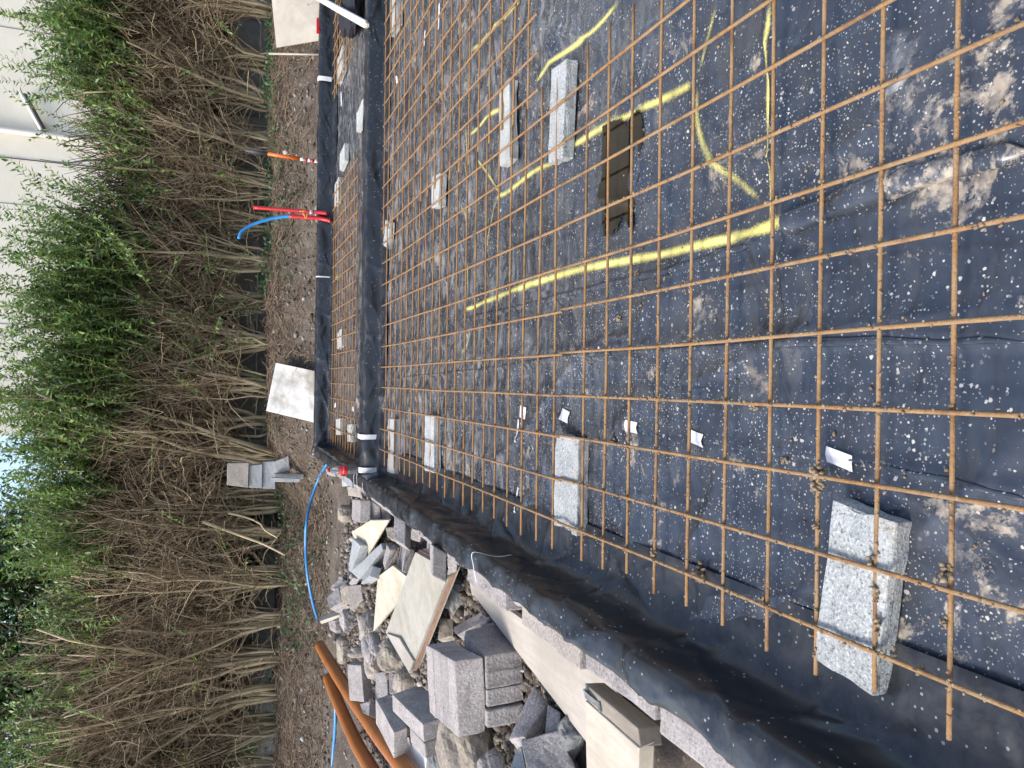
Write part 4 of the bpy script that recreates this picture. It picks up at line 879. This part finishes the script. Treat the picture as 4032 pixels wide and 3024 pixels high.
for z_ in (3.3, 4.0, 5.2): solid('pipe_bracket', box8((dpx, HY - .06, z_), (.15, .05, .03)), 'pipe_w', parent=hs, bev=0, rough=0, cuts=0)
cx_ = V(20, 342, HY)[0]; tube_obj('cable', [(cx_, HY - .012, 2), (cx_ + .01, HY - .012, 9)], .008, MT['grip'], hs, 6)
for jx in (V(20, 440, HY)[0], V(20, 700, HY)[0], V(20, 60, HY)[0]): solid('panel_joint', box8((jx, HY - .003, 4.6), (.012, .008, 8.6)), 'fence', parent=hs, bev=0, rough=0, cuts=0)
fn = empty('concrete_fence', (2, 11.5, .3)); tag(fn, 'grey concrete panel fence half hidden behind the hedge stems', 'fence')
for i in range(-4, 6):
    px_ = -.9 + i * 1.55
    solid('post', box8((px_, 11.5, .95), (.11, .12, 1.5)), 'fence', parent=fn, bev=.01, rough=0, cuts=0)
    if i < 5:
        for k_ in range(3): solid('panel', box8((px_ + .775, 11.5, .46 + k_ * .395), (1.44, .045, .39)), 'fence', parent=fn, bev=.008, rough=0, cuts=0)

# ------------------------------------------------------------------ hedge
def leaves_from(C, D, L, wd, up):
    """leaf blades: base C, direction D, length L: two folded quads each -> verts, quads"""
    n = len(C); D = D / (np.linalg.norm(D, axis=1, keepdims=True) + 1e-9); S_ = np.cross(D, up); S_ /= np.linalg.norm(S_, axis=1, keepdims=True) + 1e-9; Nn = np.cross(S_, D)
    L = L[:, None]; wd = wd[:, None]
    b = C; m1 = C + D * L * .45 - Nn * L * .05; tp_ = C + D * L - Nn * L * .22
    l_ = m1 + S_ * wd * .5 + Nn * wd * .15; r_ = m1 - S_ * wd * .5 + Nn * wd * .15
    v = np.stack([b, r_, tp_, l_, m1], 1).reshape(-1, 3); o = np.arange(n)[:, None] * 5
    return v, np.concatenate([o + np.array([[0, 1, 2, 4]]), o + np.array([[0, 4, 2, 3]])])
def wander(start, dirs, length, m, kink, rng):
    n = len(start); P = np.zeros((n, m, 3)); P[:, 0] = start; d = dirs.copy(); st = (length / (m - 1))[:, None]
    for i in range(1, m):
        d = d + rng.normal(0, kink, (n, 3)); d /= np.linalg.norm(d, axis=1, keepdims=True) + 1e-9; P[:, i] = P[:, i - 1] + d * st
    return P
def shoots_leaves(P, rng, gap, L0, frac=.25):
    n, m, _ = P.shape; seglen = np.linalg.norm(np.diff(P, axis=1), axis=2).sum(1); C = []; D = []
    for i in range(n):
        k_ = max(2, int(seglen[i] * (1 - frac) / gap)); u = np.linspace(frac, 1, k_) * (m - 1); a = np.minimum(u.astype(int), m - 2); f = (u - a)[:, None]
        c = P[i, a] * (1 - f) + P[i, a + 1] * f; T = P[i, a + 1] - P[i, a]; T /= np.linalg.norm(T, axis=1, keepdims=True) + 1e-9
        ph = rng.uniform(0, 6.28) + np.arange(k_) * 1.57 + rng.normal(0, .3, k_); ref = np.tile(np.array([[.3, .9, .1]]), (k_, 1)); A_ = np.cross(T, ref); A_ /= np.linalg.norm(A_, axis=1, keepdims=True); B_ = np.cross(T, A_)
        o = A_ * np.cos(ph)[:, None] + B_ * np.sin(ph)[:, None]
        for s_ in (1, -1): C.append(c); D.append(T * .75 + o * s_ * .8 + rng.normal(0, .18, (k_, 3)))
    C = np.concatenate(C); D = np.concatenate(D); n2 = len(C); L = L0 * rng.uniform(.65, 1.2, n2); up = rng.normal(0, .35, (n2, 3)) + np.array([0, -.25, 1.0])
    return leaves_from(C, D, L, L * rng.uniform(.34, .46, n2), up)
def shrub(label, x, y, H, lean, nst, ntw, nsh, zleaf, shl, sp=.20, low=0, thick=1.0, tw_top=2.6, bare_top=False):
    rng = np.random.default_rng(abs(hash((round(x * 100), nst))) % 99991)
    gz = float(g(x, y)); root = empty('hedge_shrub', (x, y, gz)); tag(root, label, 'shrub', 'shrubs of the overgrown hedge')
    m = 10; t_ = np.linspace(0, 1, m)
    b = np.stack([x + rng.normal(0, .065, nst), y + rng.normal(0, .08, nst), np.full(nst, gz - .04)], -1)
    Hs = H * rng.uniform(.55, 1, nst); dx = rng.normal(0, sp, nst) * Hs + lean * Hs; dy = rng.normal(-.03, .10, nst) * Hs
    P = np.zeros((nst, m, 3)); pw = rng.uniform(1.0, 1.9, nst)[:, None]
    P[:, :, 0] = b[:, :1] + dx[:, None] * t_ ** pw; P[:, :, 1] = b[:, 1:2] + dy[:, None] * t_ ** 1.2; P[:, :, 2] = b[:, 2:] + Hs[:, None] * t_
    wg = np.cumsum(rng.normal(0, .022, (nst, m, 3)), axis=1); wg[:, 0] = 0; wg[:, :, 2] *= .3; P += wg
    r0 = rng.uniform(.009, .029, nst) * thick; Rr = r0[:, None] * (1 - .62 * t_)[None, :]
    for i in range(nst):
        v, q, tt = tubes(P[i:i + 1], Rr[i:i + 1], 6); link('stem', npmesh('stem', v, q, tt), MT['stem'], root, True)
    # twigs leaving the stems
    si = rng.integers(0, nst, ntw); ti = rng.beta(2.2, 1.6, ntw) * (m - 1.01); a = ti.astype(int); f = (ti - a)[:, None]
    S_ = P[si, a] * (1 - f) + P[si, a + 1] * f
    d = np.stack([rng.normal(lean * .8, .42, ntw), rng.normal(-.12, .34, ntw), rng.uniform(.25, 1.1, ntw)], -1); d /= np.linalg.norm(d, axis=1, keepdims=True)
    ln = rng.uniform(.25, .95, ntw); ln = np.minimum(ln, np.maximum(.12, (tw_top + rng.normal(0, .18, ntw) - S_[:, 2]) * .9))
    Tw = wander(S_, d, ln, 7, .20, rng); rt = rng.uniform(.003, .0075, ntw) * thick; Rt = rt[:, None] * (1 - .6 * np.linspace(0, 1, 7))[None, :]
    v, q, tt = tubes(Tw, Rt, 4, False)
    # finer twiglets on the twigs
    n3 = ntw * 2; wi = rng.integers(0, ntw, n3); k_ = rng.integers(1, 6, n3); S3 = Tw[wi, k_]; d3 = Tw[wi, k_] - Tw[wi, k_ - 1]; d3 /= np.linalg.norm(d3, axis=1, keepdims=True) + 1e-9
    d3 = d3 + rng.normal(0, .5, (n3, 3)); d3[:, 2] = np.abs(d3[:, 2]); d3 /= np.linalg.norm(d3, axis=1, keepdims=True); T3 = wander(S3, d3, rng.uniform(.12, .4, n3), 5, .25, rng)
    v2, q2, _ = tubes(T3, np.tile(rng.uniform(.0018, .0036, n3)[:, None], (1, 5)) * thick, 3, False)
    link('twigs', npmesh('twigs', np.vstack([v, v2]), np.vstack([q, q2 + len(v)])), MT['twig'], root, True)['kind'] = 'stuff'
    # dense twigs filling the shrub, coloured dark for its shaded inside
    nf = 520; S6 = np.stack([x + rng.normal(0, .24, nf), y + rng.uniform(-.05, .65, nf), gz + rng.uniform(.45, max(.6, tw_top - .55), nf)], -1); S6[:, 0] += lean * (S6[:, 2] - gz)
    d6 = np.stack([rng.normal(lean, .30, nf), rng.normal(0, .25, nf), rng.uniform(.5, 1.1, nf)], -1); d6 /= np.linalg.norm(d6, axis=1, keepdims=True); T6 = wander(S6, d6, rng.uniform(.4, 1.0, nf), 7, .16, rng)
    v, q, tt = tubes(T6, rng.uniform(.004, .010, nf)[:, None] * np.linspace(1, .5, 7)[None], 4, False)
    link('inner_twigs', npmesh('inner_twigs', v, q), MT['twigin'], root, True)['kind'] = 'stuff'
    # leafy shoots
    if nsh:
        sh = np.concatenate([P[:, -1], P[:, -2], Tw[:, -1], Tw[:, 4]]); sh = sh[sh[:, 2] > zleaf - .45]
        if len(sh) == 0: sh = P[:, -1]
        S4 = sh[rng.integers(0, len(sh), nsh)] + rng.normal(0, .05, (nsh, 3)); S4[:, 2] = np.maximum(S4[:, 2], zleaf - .4 + rng.uniform(0, .5, nsh))
        d4 = np.stack([rng.normal(lean * .7, .33, nsh), rng.normal(-.05, .28, nsh), rng.uniform(.55, 1.1, nsh)], -1); d4 /= np.linalg.norm(d4, axis=1, keepdims=True)
        P4 = wander(S4, d4, rng.uniform(.45, 1, nsh) * shl, 7, .10, rng)
        v, q, tt = tubes(P4, np.tile(np.linspace(.004, .0015, 7)[None], (nsh, 1)), 3, False)
        lv, lq = shoots_leaves(P4, rng, .034, .074)
        fo = link('foliage', npmesh('foliage', lv, lq), MT['leaf'], root); fo['kind'] = 'stuff'
        link('shoots', npmesh('shoots', v, q), MT['stem'], fo, True)['kind'] = 'stuff'
    if low:
        S5 = P[rng.integers(0, nst, low), rng.integers(3, 7, low)]; d5 = np.stack([rng.normal(.1, .5, low), rng.normal(-.5, .2, low), rng.normal(.15, .45, low)], -1); d5 /= np.linalg.norm(d5, axis=1, keepdims=True)
        P5 = wander(S5, d5, rng.uniform(.35, .95, low), 7, .12, rng); v, q, tt = tubes(P5, np.tile(np.linspace(.005, .002, 7)[None], (low, 1)), 4, False)
        lv, lq = shoots_leaves(P5, rng, .038, .055, .35); so_ = link('side_shoots', npmesh('side_shoots', v, q), MT['stem'], root, True); so_['kind'] = 'stuff'; link('side_foliage', npmesh('side_foliage', lv, lq), MT['leaf'], so_)['kind'] = 'stuff'
def hx(yp): return 3.785 - (yp - 200) * .006085
SH = [ # label, y' in photo, H, lean, nst, ntw, nsh, zleaf, shoot length, low, thick, tw_top
    ('leafy hedge shrub beyond the beige board, partly outside the picture', -90, 2.4, 0, 16, 300, 45, 2.25, .75, 0, 1, 2.6),
    ('hedge shrub standing directly behind the beige leaning board', 30, 2.4, -.05, 18, 340, 50, 2.25, .8, 2, 1.1, 2.55),
    ('hedge shrub with forked bare trunks between the beige board and the stake', 125, 2.4, .05, 15, 330, 85, 2.3, 1.1, 2, 1.2, 2.5),
    ('densely leafed hedge shrub with a thick clump of stems past the stake', 215, 2.3, .06, 17, 330, 80, 2.2, 1.0, 3, 1.3, 2.4),
    ('hedge shrub with bowed bare stems behind the orange pole', 310, 2.1, -.02, 17, 340, 40, 2.0, .62, 3, 1.1, 2.3),
    ('thin leaved hedge shrub between the pole and the red conduits', 400, 1.95, .04, 18, 340, 34, 1.85, .5, 3, .95, 2.2),
    ('hedge shrub with fine brown twigs behind the red conduits', 480, 1.95, 0, 18, 380, 24, 1.85, .5, 3, .9, 2.2),
    ('hedge shrub with bright tall shoots beside the curved blue pipe', 565, 2.3, .08, 18, 360, 70, 2.05, 1.35, 4, 1, 2.2),
    ('hedge shrub with green shoots drooping low between the blue pipe and white board', 650, 2.4, .03, 20, 340, 85, 1.95, 1.45, 26, 1.1, 2.2),
    ('bushy green hedge shrub just before the dirty white board', 735, 2.4, .06, 20, 330, 95, 1.9, 1.4, 34, 1.15, 2.1),
    ('hedge shrub rising behind the dirty white board', 830, 2.4, .10, 20, 340, 85, 2.0, 1.3, 14, 1.1, 2.3),
    ('dark hedge shrub between the dirty white board and the gnarled trunk', 915, 2.4, .10, 18, 330, 80, 2.2, 1.2, 0, 1, 2.4),
    ('hedge shrub with a gnarled trunk and stems fanning over the block stack', 990, 2.7, .22, 26, 480, 90, 2.35, 1.15, 0, 1.25, 2.7),
    ('hedge shrub rising just past the block stack toward the hose', 1075, 2.7, .16, 24, 460, 75, 2.5, 1.1, 2, 1.15, 2.7),
    ('hedge shrub with a long sawn branch leaning down to the hose', 1160, 2.7, .05, 22, 460, 32, 2.45, 1.0, 3, 1.05, 2.7),
    ('tangled hedge shrub behind the curve of the blue hose', 1250, 2.5, 0, 24, 480, 18, 2.3, .9, 4, .95, 2.6),
    ('hedge shrub with crossed bare twigs above a dark hollow', 1335, 2.6, .03, 20, 460, 16, 2.4, .9, 4, .95, 2.6),
    ('tall bare hedge shrub with long pale stems opposite the orange pipe ends', 1420, 3.1, .07, 26, 480, 12, 2.8, .8, 1, 1.1, 3.1),
    ('bare hedge shrub with a bent crooked branch beyond the pipe ends', 1500, 3.1, -.02, 26, 480, 12, 2.8, .8, 1, 1.05, 3.0),
    ('brown twiggy hedge shrub near the picture edge opposite the pipes', 1580, 2.9, -.03, 26, 480, 14, 2.6, .8, 5, 1, 2.9),
    ('outermost hedge shrub on the pipe side, cut by the picture edge', 1665, 2.9, -.05, 24, 440, 18, 2.6, .8, 6, 1, 2.9)]
for i_, (lab, yp, H, lean, nst, ntw, nsh, zl, shl, low, th, tt_) in enumerate(SH):
    shrub(lab, hx(yp), 10.35 + R.uniform(-.12, .18), H, lean, nst, ntw, int(nsh * 2.2), zl, shl, low=low, thick=th, tw_top=tt_)
# long crooked branches lying against the hedge
for lab, P_, r_ in [('long pale sawn branch sloping down to the hose', [zs(620, 1150), zs(760, 1200), zs(950, 1270), zs(1110, 1330), zs(1290, 1420)], .022),
                    ('thinner crooked branch beside the sawn one', [zs(830, 1080), zs(960, 1110), zs(1080, 1160), zs(1130, 1220), zs(1230, 1280)], .016)]:
    tag(tube_obj('fallen_branch', [V(*p, 10.05 - .1 * k_) for k_, p in enumerate(P_)], [r_, r_ * .6], MT['stem'], None, 7, 24), lab, 'branch', 'branches lying against the hedge')
# ------------------------------------------------------------------ trees behind on the rubble side
def tree(label, x, y, zc, rad, nb, leafn, mat, trunk=.09, Ls=.085, bloom=0):
    rng = np.random.default_rng(int(abs(x) * 1000)); gz = float(g(x, y)); root = empty('garden_tree', (x, y, gz)); tag(root, label, 'tree', 'trees behind the hedge')
    top = np.array([x, y, zc + rad[2] * .3]); tp_ = spline([(x, y, gz - .1), (x + .05, y, gz + (zc - gz) * .4), (x - .05, y, zc), top], 14)
    limbs = []; 
    ph = rng.uniform(0, 6.28, nb); el = rng.uniform(-.6, 1.2, nb); rr = rng.uniform(.5, 1, nb) ** .5
    E_ = np.stack([x + np.cos(ph) * np.cos(el) * rad[0] * rr, y + np.sin(ph) * np.cos(el) * rad[1] * rr, zc + np.sin(el) * rad[2] * rr], -1)
    S_ = tp_[rng.integers(4, 13, nb)]; t_ = np.linspace(0, 1, 8)[None, :, None]; B_ = S_[:, None] * (1 - t_) + E_[:, None] * t_; B_[:, :, 2] += np.sin(t_[..., 0] * math.pi) * .15; B_ += rng.normal(0, .03, B_.shape)
    v, q, tt = tubes(tp_[None], np.linspace(trunk, trunk * .4, 14)[None], 9); v2, q2, _ = tubes(B_, np.tile(np.linspace(.024, .006, 8)[None], (nb, 1)), 5, False)
    link('trunk', npmesh('trunk', np.vstack([v, v2]), np.vstack([q, q2 + len(v)]), tt), MT['stem'], root, True)
    # leaves in clumps round the limbs
    ci = rng.integers(0, nb, leafn); k_ = rng.integers(3, 8, leafn); C = B_[ci, k_] + rng.normal(0, .17, (leafn, 3)) * np.array([1, .9, .8])
    D = rng.normal(0, .7, (leafn, 3)) + np.array([0, -.4, -.1]); L = Ls * rng.uniform(.6, 1.25, leafn); up = rng.normal(0, .45, (leafn, 3)) + np.array([0, -.5, .9])
    lv, lq = leaves_from(C, D, L, L * rng.uniform(.4, .55, leafn), up); cr = link('crown', npmesh('crown', lv, lq), MT[mat], root)
    if bloom:
        bi = rng.integers(0, nb, bloom); C = np.repeat(B_[bi, 7] + rng.normal(0, .12, (bloom, 3)) + np.array([0, -.12, .05]), 26, 0) + rng.normal(0, .045, (bloom * 26, 3)); n_ = len(C)
        lv, lq = leaves_from(C, rng.normal(0, 1, (n_, 3)), np.full(n_, .035), np.full(n_, .025), rng.normal(0, 1, (n_, 3))); link('blossom', npmesh('blossom', lv, lq), MT['bloom'], cr)
tree('dark leafed tree with dry blossom behind the shrubs past the block stack', -2.75, 12.3, 3.6, (1.3, .8, 1.9), 120, 26000, 'leafd', bloom=34)
tree('dark leafed tree behind the tangled shrubs opposite the pipe ends', -4.45, 12.4, 3.5, (1.4, .8, 1.9), 120, 26000, 'leafd', bloom=12)
tree('pale flowering tree behind the outermost shrub', -6.1, 12.6, 3.0, (1.3, .8, 1.5), 100, 20000, 'leaf', bloom=20)
tree('small dark tree filling the gap behind the gnarled trunk', -1.35, 12.0, 1.8, (1.0, .5, 1.1), 80, 12000, 'leafd', .05)
tree('low dark bush behind the stems past the hose', -2.7, 11.6, .95, (1.4, .35, .8), 80, 15000, 'leafd', .04, .07)
tree('low dark bush behind the stems opposite the pipes', -5.3, 11.6, .95, (1.6, .35, .8), 90, 17000, 'leafd', .04, .07)

# ------------------------------------------------------------------ stones, roots, ivy, crumbs
def scatter_lumps(name, C, S_, mat, label, rng, kind='stuff', cat=None, parent=None):
    o8 = np.array([(1, 0, 0), (-1, 0, 0), (0, 1, 0), (0, -1, 0), (0, 0, 1), (0, 0, -1), (.6, .6, .55), (-.6, .6, .5), (.6, -.6, .5), (-.6, -.6, .55), (.6, .6, -.5), (-.6, .6, -.55), (.6, -.6, -.5), (-.6, -.6, -.5)], float)
    fc = []
    for sx, a in ((1, 0), (-1, 1)):
        for sy, b in ((1, 2), (-1, 3)):
            for sz, c in ((1, 4), (-1, 5)):
                k_ = 6 + (0 if sz > 0 else 4) + (0 if sy > 0 else 2) + (0 if sx > 0 else 1)
                fl = sx * sy * sz > 0
                for tri in ((a, b, k_), (b, c, k_), (c, a, k_)): fc.append(tri if fl else tri[::-1])
    n = len(C); V_ = o8[None] * (1 + rng.uniform(-.38, .38, (n, 14, 1))); ang = rng.uniform(0, 6.28, n); ca, sa = np.cos(ang), np.sin(ang)
    V_ = V_ * S_[:, None, :]; x_ = V_[..., 0] * ca[:, None] - V_[..., 1] * sa[:, None]; y_ = V_[..., 0] * sa[:, None] + V_[..., 1] * ca[:, None]
    V_ = np.stack([x_, y_, V_[..., 2]], -1) + C[:, None, :]
    F = (np.arange(n)[:, None, None] * 14 + np.array(fc)[None]).reshape(-1, 3)
    return tag(link(name, npmesh(name, V_.reshape(-1, 3), None, F), MT[mat], parent), label, cat, None, kind)
t = NT('pebble'); r_ = t.island(); MT['pebble'] = t.fin(t.ramp(r_, [(0, (.05, .038, .027)), (.5, (.12, .098, .076)), (.88, (.22, .195, .165)), (1, (.36, .34, .31))]), .9, t.bump(t.noise(90, 3), .5, .003))
n = 5200; x = RNG.uniform(-6.5, 5.6, n); y = np.where(RNG.random(n) < .55, RNG.uniform(8.7, 10.4, n), RNG.uniform(2.2, 9.6, n)); k = (x < -.95) | (y > 8.75); x, y = x[k], y[k]
s = np.exp(RNG.normal(-4.3, .5, len(x)))[:, None] * RNG.uniform(.6, 1.2, (len(x), 3)); s[:, 2] *= .7; s = np.minimum(s, .045)
scatter_lumps('gravel', np.stack([x, y, g(x, y) + s[:, 2] * .3], -1), s, 'pebble', 'small stones scattered over the soil', RNG)
n = 14000; x = RNG.normal(-1.8, .6, n); y = RNG.uniform(2.6, 7.4, n); k = (x < -.95) & (x > -3.2); x, y = x[k], y[k]
s = np.exp(RNG.normal(-4.6, .55, len(x)))[:, None] * RNG.uniform(.45, 1.4, (len(x), 3)); s = np.minimum(s, .045)
scatter_lumps('rubble', np.stack([x, y, g(x, y) + s[:, 2] * .3], -1), s, 'pebble', 'crumbled mortar and stone chips between the blocks', RNG)
# roots and dead twigs on the bank
n = 8000; x = RNG.uniform(-6.5, 5.6, n); y = RNG.normal(9.9, .42, n) + np.where(x > 0, -.2, 0); d = np.stack([RNG.normal(0, .8, n), RNG.normal(-.3, .6, n), RNG.normal(-.05, .3, n)], -1); d /= np.linalg.norm(d, axis=1, keepdims=True)
P = wander(np.stack([x, y, g(x, y) + .02], -1), d, RNG.uniform(.08, .42, n), 6, .35, RNG); P[:, :, 2] = np.maximum(g(P[:, :, 0], P[:, :, 1]) + .004, P[:, :, 2] * .4 + .6 * (g(P[:, :, 0], P[:, :, 1]) + .02))
v, q, tt = tubes(P, np.tile(RNG.uniform(.002, .006, n)[:, None], (1, 6)) * np.linspace(1, .5, 6)[None], 4, False)
tag(link('dead_roots', npmesh('dead_roots', v, q), MT['root'], None, True), 'tangle of brown roots and dead twigs along the earth bank', None, None, 'stuff')
n = 3000; x = RNG.uniform(-6.5, 5.6, n); y = RNG.normal(9.8, .4, n); k = y > 8.8; x, y = x[k], y[k]; n = len(x); C = np.stack([x, y, g(x, y) + RNG.uniform(.003, .02, n)], -1); L = RNG.uniform(.02, .055, n)
lv, lq = leaves_from(C, RNG.normal(0, 1, (n, 3)) * np.array([1, 1, .25]), L, L * .5, RNG.normal(0, .5, (n, 3)) + np.array([0, 0, 1.0])); tag(link('leaf_litter', npmesh('leaf_litter', lv, lq), MT['litter']), 'brown leaf litter strewn over the earth bank', None, None, 'stuff')
# ivy and weeds on the bank
n = 6000; x = RNG.uniform(-6.5, 5.6, n); y = RNG.normal(9.85, .42, n); dn = fbm(x * 1.6, y * 2.2, 91, 3) + np.where(x > 1.2, .08, -.06); k = (dn > .56) & (y > 9.0); x, y = x[k], y[k]; n = len(x)
C = np.stack([x, y, g(x, y) + RNG.uniform(.0, .13, n)], -1); D = RNG.normal(0, .7, (n, 3)) + np.array([0, -.6, .1]); L = RNG.uniform(.03, .06, n)
lv, lq = leaves_from(C, D, L, L * .85, RNG.normal(0, .3, (n, 3)) + np.array([0, -.5, 1.0])); tag(link('ivy', npmesh('ivy', lv, lq), MT['ivy']), 'ivy and weeds creeping over the earth bank below the hedge', None, None, 'stuff')
# mud on bars and sheet
mc = []; ms = []
def lump(p, s_, k_=6):
    s_ = s_ * .78
    for _ in range(k_): mc.append(np.array(p) + RNG.normal(0, s_ * .5, 3)); ms.append(s_ * RNG.uniform(.25, .6, 3))
for px_, z_, s_, k_ in [((1768, 1030), .1, .020, 22), ((1768, 1052), .095, .016, 12), ((1690, 995), .02, .012, 8), ((1412, 1196), .1, .014, 10), ((1355, 1190), .1, .012, 10), ((1510, 1240), .03, .022, 26), ((1650, 1295), .1, .013, 10), ((1885, 1205), .1, .012, 10), ((2045, 1240), .1, .016, 14), ((2045, 1225), .1, .012, 8),
                        ((1895, 1345), .105, .012, 8), ((2040, 1345), .1, .012, 10), ((1990, 1450), .1, .012, 10), ((1325, 952), .02, .014, 14), ((1290, 950), .02, .010, 8), ((1628, 878), .02, .013, 12), ((1378, 592), .02, .012, 14), ((1335, 685), .015, .014, 14), ((1425, 572), .02, .006, 5), ((1565, 862), .1, .010, 6), ((1555, 866), .1, .010, 6),
                        ((1840, 1160), .09, .010, 8), ((1845, 1190), .09, .010, 6), ((1890, 1270), .1, .010, 8), ((1850, 1300), .09, .010, 8), ((1892, 1300), .1, .008, 6), ((1935, 1410), .09, .010, 8), ((1768, 1140), .1, .010, 8), ((2100, 1180), .01, .008, 4), ((2000, 1340), .01, .008, 4), ((1475, 610), .1, .008, 6), ((1710, 575), .1, .008, 6), ((1480, 628), .1, .008, 6)]:
    lump(W(*px_, max(z_, FZ + .012)), s_, k_)
for _ in range(1000):
    u = RNG.random(); ln_ = RNG.random() < .5
    if ln_: p = (-.4856 + .15 * RNG.integers(0, 8) + RNG.normal(0, .004), RNG.uniform(.6, 2.3), .111)
    else: p = (RNG.uniform(-.55, .6), .29 + .15 * RNG.integers(1, 13) + RNG.normal(0, .004), .098)
    mc.append(np.array(p)); ms.append(RNG.uniform(.0012, .0048, 3))
for _ in range(260):
    p = (RNG.uniform(-.65, 1.2), RNG.uniform(.7, 3.5)); mc.append(np.array([*p, float(fh(*p)) + .003])); ms.append(RNG.uniform(.0015, .006, 3))
scatter_lumps('mud', np.array(mc), np.array(ms), 'mud', 'crumbs and clods of dried mud on the bars and the plastic', RNG)
